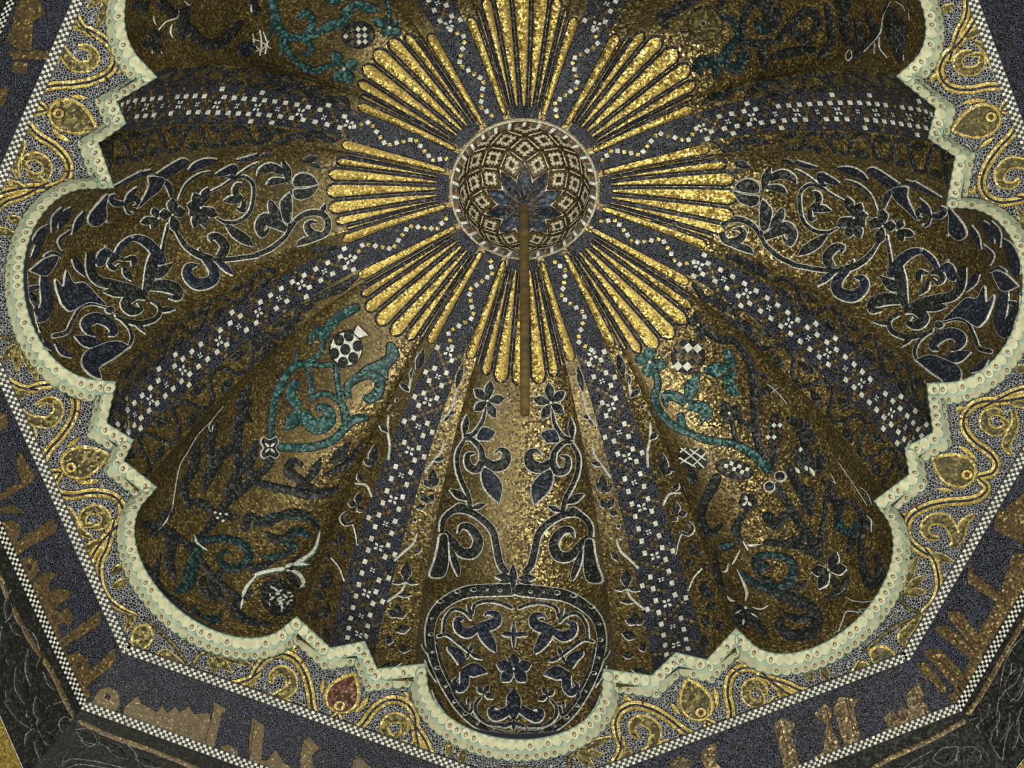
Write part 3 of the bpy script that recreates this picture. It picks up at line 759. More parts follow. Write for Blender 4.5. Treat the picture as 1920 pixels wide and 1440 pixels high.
# ---- vine on the soffit: one bay surveyed, its sisters follow round the octagon
STEM = dict(key='ceil', parent=CEIL, fill='vine', core='ink', cw=.30, edge='ink', ew=1.2, lift=.004, step=5, wm=1.32)
PALM = dict(key='ceil', parent=CEIL, fill='olive', edge='vine', ew=3.5, lift=.004, step=5)
for deg in (0, -45, -90, 45, 90, 135):
    xf = rot_xf(deg) if deg else None
    strokes(STEM, cA, ['vine_stem|-10,905,34 20,860,36 70,812,38 140,795,38 215,822,38 272,900,38 303,1000,38 316,1090,38 345,1160,38 400,1190,36 445,1150,30',
        'vine_stem|462,1150,30 485,1212,36 540,1230,38 600,1192,38 660,1112,38 730,1062,38 800,1056,38 862,1090,38 893,1150,38 897,1222,38 915,1310,36 948,1392,36 990,1450,34'], xf=xf)
    strokes(PALM, cA, ['palmette|88,965,6 92,915,22 140,888,36 192,920,46 198,985,52 150,1025,44 88,1046,32 40,1030,14', 'palmette_leaf|40,1045,14 110,1072,34 180,1082,34 238,1132,4',
        'palmette|800,1240,8 772,1268,16 738,1250,26 722,1205,34 760,1160,40 818,1165,40 838,1212,28 815,1252,10', 'palmette_leaf|596,1300,4 645,1270,30 705,1288,40 775,1308,30 850,1296,10',
        'bud_leaf|905,1270,10 890,1320,30 870,1395,4'], xf=xf, cap='n')
    h = patches(dict(PALM, ew=4.2), cA, ['heart_leaf|552,912 574,1000 562,1078 520,1118 462,1124 412,1092 396,1040 420,980 485,935'], xf=xf, fill='olive' if deg not in (0,) else 'red', corners=(0,))
    C = cA('470,1085')[0]
    if xf: C = xf(C)
    if h:
        disc_px('heart_eye', C[0], C[1], 11, 10, 'ceil', h[0], fill='vine', edge='ink', ew=1.2, lift=.009)
        disc_px('heart_pupil', C[0], C[1], 5, 5, 'ceil', h[0], fill='red', edge=None, lift=.012)
    leaves(dict(PALM, fill='vine', edge='ink', ew=1), cA, ['small_leaf|368,1020 378,935,26', 'small_leaf|585,1110 632,1035,30', 'small_leaf|560,1125 600,1085,24'], xf=xf)
    strokes(dict(PALM, fill='red', edge='ink', ew=.8), cA, ['tie|250,850,14 275,830,14', 'tie|875,1228,12 925,1222,12', 'tie|790,1035,12 800,1080,12'], xf=xf)
    strokes(dict(PALM, fill='vine', edge='ink', ew=1), cA, ['tendril|225,790,10 205,760,26 230,750,20', 'tendril|845,1080,12 850,1030,24 835,1015,12'], xf=xf)
for deg in (0, 45, 90, -45, -90, 135, 180):            # under each lobe: bud, paired leaves, olive fan
    xf = rot_xf(deg) if deg else None
    strokes(STEM, cB, ['vine_stem|640,60,34 600,200,34 568,265,34 560,340,34 576,430,34 630,508,32 690,548,28 760,578,20', 'vine_stem|1085,900,28 1150,948,32 1230,972,34 1320,966,34 1400,942,34 1450,905,34'], xf=xf)
    strokes(PALM, cB, ['paired_leaf|690,548,10 735,590,40 730,625,26 706,660,3', 'paired_leaf|1070,885,10 985,838,40 925,795,40 872,826,3'], xf=xf, cap='n', ew=2.6)
    patches(PALM, cB, ['heart_bud|770,650 830,640 858,690 838,742 790,770 748,748 746,696'], xf=xf)
    strokes(dict(PALM, fill='olive', edge='ink', ew=1.2), cB, ['olive_stem|1060,870,14 990,762,20 900,672,20 822,602,14', 'olive_stem|1078,884,16 1100,830,20 1140,792,20 1190,790,16'], xf=xf)
    leaves(dict(PALM, ew=1.8), cB, ['fan_leaf|1190,800 1210,912,44', 'fan_leaf|1205,800 1305,902,40', 'fan_leaf|1220,795 1420,862,40', 'fan_leaf|705,300 628,340,40', 'fan_leaf|725,380 630,425,40', 'small_leaf|1432,925 1394,1040,40'], xf=xf)
# ---- bottom lobe, left half surveyed, right half mirrored
def lobe0(xf):
    K = dict(key=('lobe', 0), parent=LOBE[0], fill='dark', edge='line', ew=2.0, step=4, xf=xf)
    S = lambda conv, items, **o: strokes(K, conv, items, **o)
    bloom(K, cD, '1300,815', '1320,700 1400,800 1345,912 1225,870 1225,745', 52)
    S(cD, ['stem|1292,850,8 1272,930,20 1222,1000,24 1168,1012,14', 'stem|1168,1030,16 1212,1032,24 1262,1085,30 1272,1140,34', 'curl|1272,1155,40 1242,1200,42 1195,1182,40 1188,1122,28 1228,1108,8',
        'curl|1290,1150,36 1330,1182,56 1390,1170,64 1408,1112,44 1370,1088,20 1340,1112,6', 'stem|1165,1045,20 1132,1105,24 1130,1185,24 1152,1262,24 1190,1345,26 1205,1440,28'])
    patches(K, cD, ['leaf|1278,1192 1330,1215 1385,1290 1368,1398 1292,1322 1265,1250', 'leaf|1240,1030 1272,962 1345,990 1310,1042'], corners=(3,), fill='blue')
    leaves(K, cD, ['leaf|1168,1005 1186,890,38', 'leaf|1185,1372 1085,1312,44', 'leaf|1185,1410 1092,1425,50', 'leaf|1215,1420 1290,1395,30'])
    S(cA, ['stem|1042,115,24 1052,45,30 1110,-8,32 1190,-4,34 1270,42,36 1332,112,38 1352,200,38 1372,290,38 1408,345,36', 'curl|1062,112,20 1102,165,40 1155,228,52 1222,228,60 1248,160,54 1205,92,44 1155,82,30 1135,125,8', 'leaf|1088,185,10 1110,262,36 1132,330,30 1138,366,3'], cap='n')
    patches(K, cA, ['leaf|1032,130 1070,132 1076,200 1076,300 1050,365 975,360 1000,272 1018,200'])
    # arched border with beads
    S(cA, ['arched_border|1437,438,78 1300,442,78 1180,452,74 1075,500,68 1000,575,62 974,680,58 985,780,56 1020,890,52 1075,1000,50 1140,1100,48 1220,1180,46 1320,1235,44 1437,1262,44'], fill='dark', ew=2.0, step=8, lift=.004, wm=.84)
    for p in cA('1030,505,30 1130,450,30 1222,440,34 1300,440,14 1372,445,22 985,600,16 978,690,26 990,790,14 1015,880,26 1065,985,14 1115,1070,22 1175,1140,26 1245,1195,14 1330,1240,24 1400,1255,14'):
        c = xf((p[0], p[1])) if xf else p
        disc_px('bead', c[0], c[1], p[2] * .50, p[2] * .32, ('lobe', 0), LOBE[0], fill='dark', edge='line', ew=1.2, lift=.009, n=8)
    # palmettes of the panel
    S(cA, ['palmette|1240,640,24 1290,700,66 1330,760,44 1350,792,4', 'palmette|1238,660,36 1190,682,56 1142,660,52 1130,612,36 1168,600,8', 'palmette|1252,642,36 1300,642,60 1350,620,56 1350,580,40 1300,570,18 1282,592,6',
        'palmette|1160,850,50 1132,800,60 1092,772,36 1082,755,16', 'palmette|1162,900,36 1230,890,76 1302,905,4', 'palmette|1172,900,50 1170,968,50 1142,998,40 1112,960,26 1132,932,8'], cap='n', fill='blue')
    S(cA, ['tendril|1437,540,10 1372,512,12 1300,502,12 1232,522,12 1215,575,10', 'tendril|1050,680,10 1062,602,12 1110,548,12 1170,562,12 1208,602,10', 'tendril|1022,700,10 1072,692,12 1130,732,12 1200,792,10',
        'tendril|1012,745,10 1040,860,12 1082,952,12 1115,1015,10', 'tendril|1262,1045,8 1232,1090,12 1242,1142,12 1302,1190,12 1390,1202,12', 'tendril|1100,1010,10 1150,1080,12 1200,1130,12 1215,1080,8'], edge='line', ew=1.7, wm=1.5)
    leaves(K, cA, ['leaf|1212,592 1185,520,22', 'leaf|1200,792 1216,740,24', 'leaf|1200,795 1276,832,26', 'leaf|1195,795 1178,832,20', 'leaf|1278,1025 1240,984,30', 'leaf|1282,1020 1310,974,30', 'leaf|1285,1025 1338,1052,34', 'leaf|1190,1085 1195,1040,18',
        'leaf|950,830 1015,960,20', 'leaf|990,1000 1060,1130,22', 'leaf|930,740 965,800,14', 'leaf|1420,680 1385,690,26'], ew=1.6)
    S(cA, ['palmette|1437,1108,46 1380,1140,54 1342,1150,54 1320,1120,36 1342,1098,14 1370,1112,6'], fill='blue', cap='n')
    leaves(K, cA, ['leaf|1437,372 1340,362,40', 'leaf|1437,390 1360,400,22'])
lobe0(None); lobe0(mirror_xf(('lobe', 0)))
K0 = dict(key=('lobe', 0), parent=LOBE[0], fill='blue', edge='line', ew=2.0)
one = blk(0, 0, 1.0)
bloom(K0, one, '963,1256', '930,1244 940,1279 987,1279 997,1245 963,1226', 66, hr=2.6)
strokes(K0, one, ['palmette|963,1348,8 963,1330,24 963,1308,24 963,1291,3', 'spike|963,1166,3 963,1185,8 963,1200,7 963,1216,2', 'bud|962,1060,3 962,1072,12 962,1086,14 962,1100,8 962,1115,3'], cap='n')
leaves(K0, one, ['leaf|963,1190 940,1190,10', 'leaf|963,1190 986,1190,10', 'leaf|963,1350 963,1372,8', 'leaf|963,1355 940,1365,8', 'leaf|963,1355 986,1365,8'])
# ---- side bands of the two ribs next to the bottom lobe: flowering twigs
def twigs(ax, xf):
    s = 1 if ax < 0 else -1
    R_ = dict(key=[('band', ax, s), ('rib', ax)], parent=RIB[ax], fill='dark', edge='line', ew=1.3, step=4, xf=xf)
    L_ = dict(R_, key=[('band', ax, -s), ('rib', ax)])
    strokes(R_, cD, ['twig|1128,745,5 1110,820,7 1085,885,7 1040,930,6', 'twig|1058,1045,5 1040,1100,8 990,1162,8 950,1212,7'], fill='line')
    leaves(R_, cD, ['bud|1128,740 1166,600,34', 'leaf|1085,890 1118,880,24', 'leaf|1085,900 1060,930,20', 'leaf|1002,1152 1062,1140,26', 'petal|985,1290 1000,1200,50', 'petal|980,1300 940,1260,34', 'petal|990,1300 1030,1250,34', 'petal|960,1390 925,1330,40', 'petal|970,1390 1000,1340,40', 'leaf|950,1410 900,1420,34'], ew=1.2)
    strokes(R_, cA, ['twig|905,125,5 880,182,8 822,232,8 780,272,7', 'twig|840,400,5 812,450,8 742,502,7'], fill='line')
    leaves(R_, cA, ['bud|842,385 850,284,62', 'curl|838,392 764,402,26', 'curl|842,392 912,405,26', 'leaf|890,240 935,195,30', 'leaf|800,470 880,470,24', 'petal|790,590 800,520,56', 'petal|790,590 740,560,40', 'petal|790,590 850,570,40', 'petal|790,670 870,650,52', 'petal|760,700 740,750,44', 'petal|800,770 870,775,44', 'petal|700,880 820,850,40', 'petal|690,900 780,910,30'], ew=1.1)
    for p in cA('895,48,34 880,112,22 936,108,22'):
        c = xf((p[0], p[1])) if xf else p; disc_px('petal', c[0], c[1], p[2]/3, p[2]/3, R_['key'], RIB[ax], fill='dark', edge='line', ew=1.2, lift=.007, n=8)
    strokes(L_, cD, ['twig|882,645,6 870,700,8 860,762,7', 'twig|745,900,6 740,980,8 752,1062,8 745,1142,7', 'twig|560,1280,5 620,1290,7 650,1350,6'], fill='line')
    leaves(L_, cD, ['bud|905,642 942,520,50', 'leaf|870,690 880,630,26', 'leaf|860,760 802,712,30', 'leaf|740,990 690,945,34', 'petal|650,1185 668,1060,56', 'petal|650,1180 600,1140,34', 'petal|570,1400 580,1330,44', 'petal|560,1400 515,1390,40', 'petal|570,1410 600,1440,40', 'petal|590,1270 570,1225,34'], ew=1.2)
    for p in cD('790,812,30 772,892,24 742,850,24'):
        c = xf((p[0], p[1])) if xf else p; disc_px('petal', c[0], c[1], p[2]/3, p[2]/3, L_['key'], RIB[ax], fill='dark', edge='line', ew=1.2, lift=.007, n=8)
    strokes(L_, cA, ['twig|540,55,6 560,112,8 572,182,7', 'curl|548,60,12 500,70,18 478,35,16 505,5,14', 'twig|420,252,6 470,312,8 496,382,7'], fill='dark')
    leaves(L_, cA, ['bud|470,182 484,104,50', 'curl|468,185 416,160,24', 'leaf|480,210 520,260,28', 'leaf|420,255 385,245,36', 'petal|400,420 405,330,60', 'petal|395,420 350,390,44', 'petal|390,480 330,460,50', 'petal|400,520 380,600,50', 'petal|340,560 300,600,50', 'petal|400,640 390,720,40'], ew=.8, edge='ink')
twigs(-22.5, None); twigs(22.5, mirror_xf([('band', -22.5, 1), ('band', -22.5, -1), ('rib', -22.5)]))
# ---- left lobe surveyed, right lobe mirrored
def lobe90(ax, xf):
    K = dict(key=('lobe', ax), parent=LOBE[ax], fill='dark', edge='line', ew=1.7, step=4, xf=xf)
    S = lambda conv, items, **o: strokes(K, conv, items, **o)
    P = lambda conv, items, **o: patches(K, conv, items, **o)
    Lf = lambda conv, items, **o: leaves(K, conv, items, **o)
    # G: heart leaf and palmette
    P(cG, ['heart_leaf_half|210,1043 216,992 268,970 320,990 350,1034 282,1046', 'heart_leaf_half|210,1066 282,1058 350,1042 312,1100 252,1124 216,1110'], corners=(4,) )
    S(cG, ['leaf|186,1035,10 172,965,50 152,905,16', 'leaf|178,1012,16 95,1020,42 55,1045,4', 'leaf|152,965,36 82,940,52 25,962,36 8,992,6'], cap='n')
    S(cG, ['stem|196,1072,12 197,1150,14 190,1240,18 176,1312,22 122,1370,26 62,1410,26 -5,1436,26', 'arch|186,1300,16 230,1232,26 300,1197,32 370,1202,34 405,1250,34 390,1310,36 330,1340,34 262,1360,40 226,1386,4', 'curl|376,1320,24 312,1310,44 286,1270,36 310,1246,20 345,1252,8'], cap='n')
    P(cG, ['leaf|192,1085 202,1170 190,1250 152,1240 132,1152 152,1112'])
    S(cG, ['leaf|150,1232,26 102,1190,54 82,1142,36 75,1124,4', 'curl|170,1290,36 110,1258,56 52,1232,70 18,1270,54 32,1320,36 60,1300,18 70,1275,6', 'leaf|362,1200,16 380,1170,28 392,1144,4'], cap='n')
    leaves(K, cG, ['leaf|260,905 350,880,40', 'leaf|300,920 370,940,26', 'leaf|20,880 90,860,24'], edge='grey')
    # F: flowers
    bloom(K, cF, '1125,1165', '1172,1050 1088,1082 1048,1150 1062,1212 1088,1282 1158,1284 1222,1212', 56, peak=.6)
    bloom(K, cF, '965,1205', '970,1112 1040,1180 990,1308 890,1205', 62)
    bloom(K, cF, '885,1225', '858,1165 785,1252 848,1288', 46)
    S(cF, ['stem|1002,1120,8 1042,1040,14 1112,985,16 1180,962,6', 'stem|988,1300,18 1040,1380,30 1112,1432,36 1180,1452,34', 'stem|942,1262,14 925,1342,18 902,1450,20', 'stem|1215,1225,10 1262,1250,16',
        'ring_stem|1300,1012,14 1368,992,18 1420,1032,20 1424,1112,20 1398,1200,20 1330,1248,20 1262,1250,16', 'stem|1165,1085,8 1240,1050,12 1300,1010,14 1400,940,14 1450,915,10'])
    S(cF, ['trefoil|1360,1122,26 1322,1082,36 1332,1042,32 1362,1036,14', 'trefoil|1352,1130,24 1300,1122,44 1250,1132,4', 'trefoil|1370,1132,26 1362,1180,32 1330,1170,10', 'leaf|1270,1262,16 1322,1310,54 1380,1350,52 1424,1386,4', 'curl|1235,1450,50 1264,1388,54 1222,1334,46 1182,1332,34 1190,1362,8'], cap='n')
    P(cF, ['leaf|835,990 920,1000 902,1060 842,1112 768,1172 808,1100 834,1040', 'comma|602,1090 560,1130 502,1200 494,1250 540,1272 592,1232 594,1160'], fill='blue')
    S(cF, ['leaf|916,1010,16 950,1050,36 960,1112,6', 'leaf|870,982,16 930,985,36 1000,960,8', 'fleur|702,1142,14 730,1100,36 770,1048,4', 'fleur|690,1142,24 648,1142,36 620,1112,30 650,1092,10', 'fleur|712,1132,24 758,1112,34 778,1150,26 745,1160,8',
        'stem|700,1152,12 715,1190,16 735,1200,14', 'leaf|470,1190,10 440,1250,42 402,1322,4', 'leaf|400,1165,10 360,1220,60 330,1290,10', 'leaf|350,1165,10 310,1230,44 290,1310,4', 'leaf|272,1262,8 232,1312,54 192,1400,64 180,1460,40',
        'leaf|880,985,20 960,950,50 1030,912,50 1062,902,6', 'leaf|1060,962,20 1102,932,44 1162,910,44 1224,898,10', 'curl|1210,986,16 1262,966,40 1318,942,40 1300,990,24 1262,990,6', 'leaf|700,1020,14 780,985,30 850,960,20', 'leaf|640,1050,12 720,1010,22 800,960,8', 'leaf|1330,900,10 1400,890,30 1450,870,20'], cap='n', fill='blue')
    for p in cF('745,1195,34 600,1245,28 742,1330,32 592,1385,30'):
        c = xf((p[0], p[1])) if xf else p; disc_px('bead', c[0], c[1], p[2]/6, p[2]/4.6, ('lobe', ax), LOBE[ax], fill='dark', edge='line', ew=1.5, n=8)
    S(cF, ['arch_stem|560,1470,60 590,1420,50 640,1440,30 680,1385,36 740,1340,30 805,1352,50 862,1400,58 900,1460,64', 'tendril|345,1400,10 330,1350,14 390,1300,14', 'tendril|250,1440,14 290,1420,16 340,1440,14'], fill='blue')
    # H: heart scroll and neighbours
    S(cH, ['heart_scroll|508,-20,50 510,80,54 552,140,54 640,162,52 742,182,36 822,222,22', 'heart_scroll|872,-20,54 850,60,64 832,150,54 812,212,30', 'trefoil|690,20,14 650,10,30 612,40,30 640,72,24 672,45,8', 'trefoil|700,20,14 748,15,36 752,60,30', 'trefoil|692,60,16 712,100,44 742,142,4'], cap='n')
    S(cH, ['leaf|832,112,24 900,90,64 972,40,4', 'curl|842,172,44 920,168,70 990,192,64 1000,235,40 945,232,14', 'curl|820,232,34 760,222,54 702,268,56 740,310,54 792,300,26 772,262,6', 'leaf|742,212,36 645,202,54 574,200,4', 'stem|852,250,24 898,290,24 880,350,26 800,380,30 722,370,26 650,342,16', 'leaf|890,312,14 935,305,28 988,300,4', 'leaf|760,385,12 790,405,26 822,440,4'], cap='n')
    S(cH, ['comma|602,446,14 640,430,44 612,380,54 542,350,60 482,380,66 500,430,36 540,450,6', 'leaf|560,502,44 482,480,62 414,450,4'], cap='n', fill='blue')
    P(cH, ['leaf|732,512 650,482 542,510 472,550 460,620 520,680 570,692 560,632 640,580', 'palmette|342,270 312,182 310,130 350,172 370,82 410,150 470,150 540,220 592,282 500,262 420,300 382,310', 'leaf|160,82 250,12 322,0 300,60 250,112'], fill='blue', corners=(0,))
    S(cH, ['stem|592,290,10 522,270,14 452,290,16 402,370,18 372,430,22 300,450,22', 'stem|650,332,14 720,400,16 742,460,20 726,510,16', 'stem|132,150,8 120,250,12 150,350,12 202,430,12'])
    S(cH, ['leaf|222,455,14 270,505,36 292,532,4', 'leaf|310,490,14 350,540,36 404,570,10', 'curl|215,172,18 166,192,32 166,280,54 220,340,72 262,270,72 250,150,60 230,100,10', 'leaf|412,10,24 440,60,44 476,116,4', 'curl|1140,5,30 1200,80,58 1190,140,62 1110,160,66 1052,110,54 1062,62,44 1110,52,10', 'leaf|1220,30,24 1270,70,36 1312,112,4', 'leaf|90,110,20 120,130,40 150,110,6'], cap='n', fill='blue')
    S(cH, ['stem|1172,20,24 1280,20,24 1450,-2,24', 'stem|1120,-40,14 1140,10,18'])
    c = cH('615,305')[0]; c = xf(c) if xf else c
    disc_px('bead', c[0], c[1], 9, 7, ('lobe', ax), LOBE[ax], fill='dark', edge='line', ew=1.5, n=8)
lobe90(-90, None); lobe90(90, mirror_xf(('lobe', -90)))
# ---- lower left lobe: teal scroll and spotted fruit
ax = -45; key = ('lobe', ax); par = LOBE[ax]
TE = dict(key=key, parent=par, fill='teal', edge='ink', ew=2.0, step=4)
DK = dict(TE, fill='dark', ew=1.4)
strokes(TE, cD, ['teal_stem|560,290,46 480,332,46 422,380,44 392,430,36 364,460,30 380,490,26 350,560,22 282,600,26 210,622,36 150,700,36 106,800,34 90,900,32 84,1010,30', 'curl|392,450,32 352,412,34 312,460,30 308,490,12', 'twig|222,590,10 236,530,14',
 'fruit_stem|422,610,20 350,616,20 282,602,20', 'scroll|282,610,20 302,680,24 310,760,24 322,800,24 370,772,24 430,790,26 480,832,30 502,900,42 500,960,38 440,1030,38 350,1068,38 250,1080,38 140,1076,36', 'fruit_stem|450,622,24 456,700,24 470,790,24', 'branch|500,972,30 552,922,44 612,910,36'])
strokes(TE, cD, ['curl|520,802,30 512,740,38 560,692,44 632,662,54 690,692,50 690,760,54 640,802,50 600,790,12', 'fleur|240,852,50 202,800,54 196,742,46 230,712,30 240,745,6', 'fleur|270,872,50 292,930,72 350,960,82 410,920,74 400,862,44 352,850,24 350,882,6', 'fleur|252,872,40 202,930,72 154,976,4'], cap='n')
patches(TE, cD, ['acanthus|740,490 780,500 802,560 770,602 742,640 735,690 690,660 640,650 560,692 600,632 680,592 730,560'])
fr = disc_px('spotted_fruit', 480 + 505/3, 480 + 522/3, 30, 32, key, par, fill='white', edge='ink', ew=2.2)
for x, y in ((465, 472), (520, 448), (500, 525), (570, 505), (438, 548), (545, 572), (488, 598)): disc_px('spot', 480 + x/3, 480 + y/3, 9, 10, key, fr, fill='dark', edge='ink', ew=.8, lift=.010, n=8)
o = patch('fruit_crown', cD('548,425 570,382 635,446 566,464'), key, fr, fill='white', edge='ink', ew=1.8, smooth=False)
bl = patch('cross_flower', cD('40,1020 75,1035 112,1018 125,1045 108,1080 128,1115 108,1138 75,1125 42,1138 25,1110 42,1080 25,1045'), key, par, fill='dark', edge='line', ew=2.0)
for a in (45, 135, 225, 315): leaf('petal', 505 + 2*math.cos(math.radians(a)), 840 + 2*math.sin(math.radians(a)), 505 + 13*math.cos(math.radians(a)), 840 + 13*math.sin(math.radians(a)), 5, key, bl, fill='white', edge=None, ew=.1, lift=.012)
strokes(DK, cD, ['dark_stem|82,1135,44 60,1190,38 0,1240,38', 'dark_stem|-10,1270,38 100,1300,40 200,1320,40 300,1340,54 440,1320,26 472,1290,4', 'branch|232,1310,24 300,1250,34 340,1190,44 362,1140,6', 'curl|270,1270,34 202,1232,54 172,1200,36 210,1160,44 262,1172,8', 'leaf|420,1162,14 470,1120,62 532,1050,4'])
strokes(DK, cH, ['dark_stem|1392,840,52 1342,950,52 1330,1050,54 1340,1200,46 1280,1330,46', 'leaf|1330,1060,20 1230,1130,70 1180,1200,10', 'leaf|1250,1150,20 1170,1240,60 1150,1330,6', 'leaf|1110,1060,20 1090,1170,60 1060,1280,10', 'leaf|1440,1060,40 1400,1150,50 1370,1210,14', 'curl|1440,1120,20 1400,1190,40 1430,1250,40'])
strokes(dict(DK, fill='line', edge='dark', ew=.6), cH, ['pale_vein|1250,845,5 1180,930,6 1112,1002,7 1052,1100,6 1002,1200,6 962,1440,5', 'pale_ring|1190,920,5 1170,960,7 1185,990,6 1195,950,5'])
strokes(DK, cB, ['dark_stem|820,72,34 900,82,38 980,130,38 1062,190,38 1112,202,34', 'curl|930,112,34 962,170,50 970,232,34 940,250,12', 'curl|1142,380,34 1152,440,44 1202,470,44 1222,430,36 1190,402,8', 'branch|1122,250,24 1182,350,30 1262,420,30 1332,480,34 1342,540,16', 'leaf|1210,40,20 1280,20,60 1340,30,10', 'leaf|820,300,20 880,420,60 960,500,20', 'leaf|900,520,20 960,490,44 1040,540,20', 'dark_stem|960,-10,40 900,60,40 860,130,30'])
strokes(dict(TE, ew=1.4, fill='deep'), cB, ['spiral|1132,170,32 1232,150,42 1342,170,42 1400,232,44 1370,300,44 1290,320,44 1232,270,34 1262,222,16 1300,232,6', 'blade|1110,212,50 1082,300,72 1060,400,72 1002,440,40', 'hook|1090,540,20 1132,600,44 1222,602,36 1242,570,6'])
strokes(dict(DK, fill='white', edge='teal', ew=1), cB, ['pale_arc|1090,130,5 1110,180,14 1162,216,6', 'pale_arc|1440,360,12 1382,430,20 1362,500,20 1354,546,8', 'pale_arc|960,-20,5 930,50,12 885,105,4'])
for x, y in ((1205, 5), (1235, 12), (1268, 15), (1220, 35), (1250, 52)): disc_px('white_dot', x/3, 960 + y/3, 3, 2.4, key, par, fill='white', edge=None, n=6, lift=.008)
strokes(dict(TE, ew=1.4, fill='deep'), cA, ['spiral|300,130,32 242,110,44 192,130,52 182,180,50 230,192,20', 'scroll|340,60,20 300,40,30 120,20,30 0,70,30', 'leaf|40,250,10 120,255,34 240,200,6'])
strokes(dict(DK, fill='white', edge='teal', ew=1.6), cA, ['pale_stem|360,120,12 332,210,18 262,270,20 172,310,18', 'pale_stem|0,352,18 80,332,20 150,322,22', 'pale_arc|182,332,18 240,350,22 270,400,22 250,430,6', 'pale_leaf|185,312,8 240,295,20 300,300,3'])
strokes(DK, one, ['dark_stem|482,892,13 452,922,13 420,948,13 395,985,13 372,1012,11', 'leaf|430,940,4 445,900,16 440,860,3', 'leaf|408,965,4 380,945,16 352,940,3', 'leaf|470,790,5 452,760,20 470,720,4', 'leaf|400,870,4 392,830,18 410,790,3', 'leaf|360,960,4 345,920,14 355,880,3',
 'curl|505,985,6 540,962,14 580,970,14 597,990,6', 'curl|505,985,8 470,970,16 460,990,12', 'curl|548,1000,6 520,1012,14 500,1000,6', 'leaf|330,1010,4 318,1050,16 330,1090,3', 'leaf|300,1040,3 292,1080,12 305,1110,3', 'leaf|420,1060,4 400,1100,16 425,1130,3', 'leaf|520,1050,4 480,1065,14 455,1060,3', 'curl|470,1110,6 440,1140,14 470,1165,14 510,1170,5', 'leaf|560,1040,4 545,1075,14 560,1100,3', 'leaf|610,890,4 650,870,12 680,830,3', 'curl|560,900,5 590,920,12 575,935,5'])
random.seed(11)
sf = disc_px('speckled_fruit', 480 + 125/3, 960 + 480/3, 30, 36, key, par, -35, fill='dark', edge='ink', ew=1.2)
for k in range(30):
    a, q = random.uniform(0, 6.28), random.uniform(.1, .95); x, y = 523 + 26*q*math.cos(a), 1120 + 31*q*math.sin(a); b = random.uniform(0, 3.1)
    leaf('speck', x - 4*math.cos(b), y - 4*math.sin(b), x + 4*math.cos(b), y + 4*math.sin(b), 3.2, key, sf, fill='white', edge=None, ew=.1, lift=.010)
# ---- lower right lobe: teal branches, chequered fruits
ax = 45; key = ('lobe', ax); par = LOBE[ax]; TE = dict(TE, key=key, parent=par, ew=1.8); DK = dict(DK, key=key, parent=par)
bloom(TE, cE, '775,597', '780,498 690,570 872,622 760,682', 66, heart='white', hr=3.4)
bloom(dict(TE, fill='dark'), cE, '1050,385', '980,358 1036,312 1122,420 1072,470', 44, hr=2.4)
strokes(TE, cE, ['teal_stem|802,650,34 822,720,34 802,800,38 832,880,38 900,950,38 960,980,44 1012,1002,34', 'teal_stem|1030,1012,32 1120,1040,38 1222,1050,34 1282,1070,38 1362,1120,44 1440,1195,50', 'stub|960,962,36 950,902,38'])
strokes(TE, cE, ['petal|990,822,24 1012,740,72 1056,650,4', 'petal|980,832,34 920,790,54 862,790,44 870,852,6', 'petal|990,842,44 1060,850,62 1100,890,54 1062,930,12', 'leaf|1080,642,14 1152,640,80 1232,620,4', 'curl|1250,622,24 1220,562,46 1198,520,12', 'curl|1250,642,34 1220,700,54 1250,760,54 1284,772,6'], cap='n')
strokes(DK, cE, ['dark_stem|1100,432,34 1170,470,42 1252,480,34 1302,540,34 1342,620,38 1362,720,40 1362,820,40 1370,920,40 1382,1050,40 1424,1130,34', 'branch|1240,942,24 1252,1010,24 1272,1060,24', 'branch|1282,932,24 1332,950,24 1372,1012,24', 'branch|1360,800,24 1420,760,34 1450,750,20', 'hook|1152,1250,50 1112,1330,54 1070,1402,40'])
bloom(DK, cE, '1225,885', '1180,820 1290,848 1295,905 1200,945 1165,890', 50, hr=2.6)
checks('chequered_fruit', 960 + 990/3, 480 + 568/3, 31, 31, key, par, 0, 12.5, tileang=48, mats=('white', 'letter'), size=.42)
checks('chequered_fruit', 960 + 1250/3, 480 + 1200/3, 36, 17, key, par, 14, 8, tileang=20, mats=('white', 'letter', 'white'))
checks('chequered_fruit', 1440 + 38/3, 480 + 985/3, 13, 34, key, par, 4, 8, tileang=45, mats=('white', 'letter'))
bd = patch('lattice_bud', cE('945,1080 1000,1090 1060,1085 1095,1130 1080,1200 1020,1190 970,1180 940,1140'), key, par, fill='dark', edge='ink', ew=1)
strokes(dict(DK, parent=bd, fill='white', edge=None, ew=.1, lift=.010), cE, ['lattice_line|950,1085,8 1010,1130,8 1080,1195,8', 'lattice_line|1000,1090,8 1090,1150,8', 'lattice_line|940,1140,8 1030,1190,8', 'lattice_line|1050,1085,8 1000,1130,8 950,1165,8', 'lattice_line|1090,1110,8 1040,1160,8 1010,1185,8', 'lattice_line|945,1105,8 975,1085,8'])
leaves(DK, cE, ['leaf|1005,1195 1020,1290,60', 'leaf|1440,690 1380,650,20'])
for (x, y) in ((1325, 1385), (905, 1350)):
    bloom(DK, cE, '%d,%d' % (x, y), ' '.join('%d,%d' % (x + 55*math.cos(a), y + 55*math.sin(a)) for a in (.3, 1.6, 2.9, 4.0, 5.3)), 44, hr=1.5)
    bloom(dict(DK, fill='white', edge='dark', ew=.5, lift=.012), cE, '%d,%d' % (x, y), ' '.join('%d,%d' % (x + 36*math.cos(a), y + 36*math.sin(a)) for a in (.8, 2.4, 4.4)), 20, hr=1.2)
sp = disc_px('white_flecked_fruit', 1440 + 205/3, 480 + 1150/3, 17, 30, key, par, -25, fill='dark', edge='ink', ew=1)
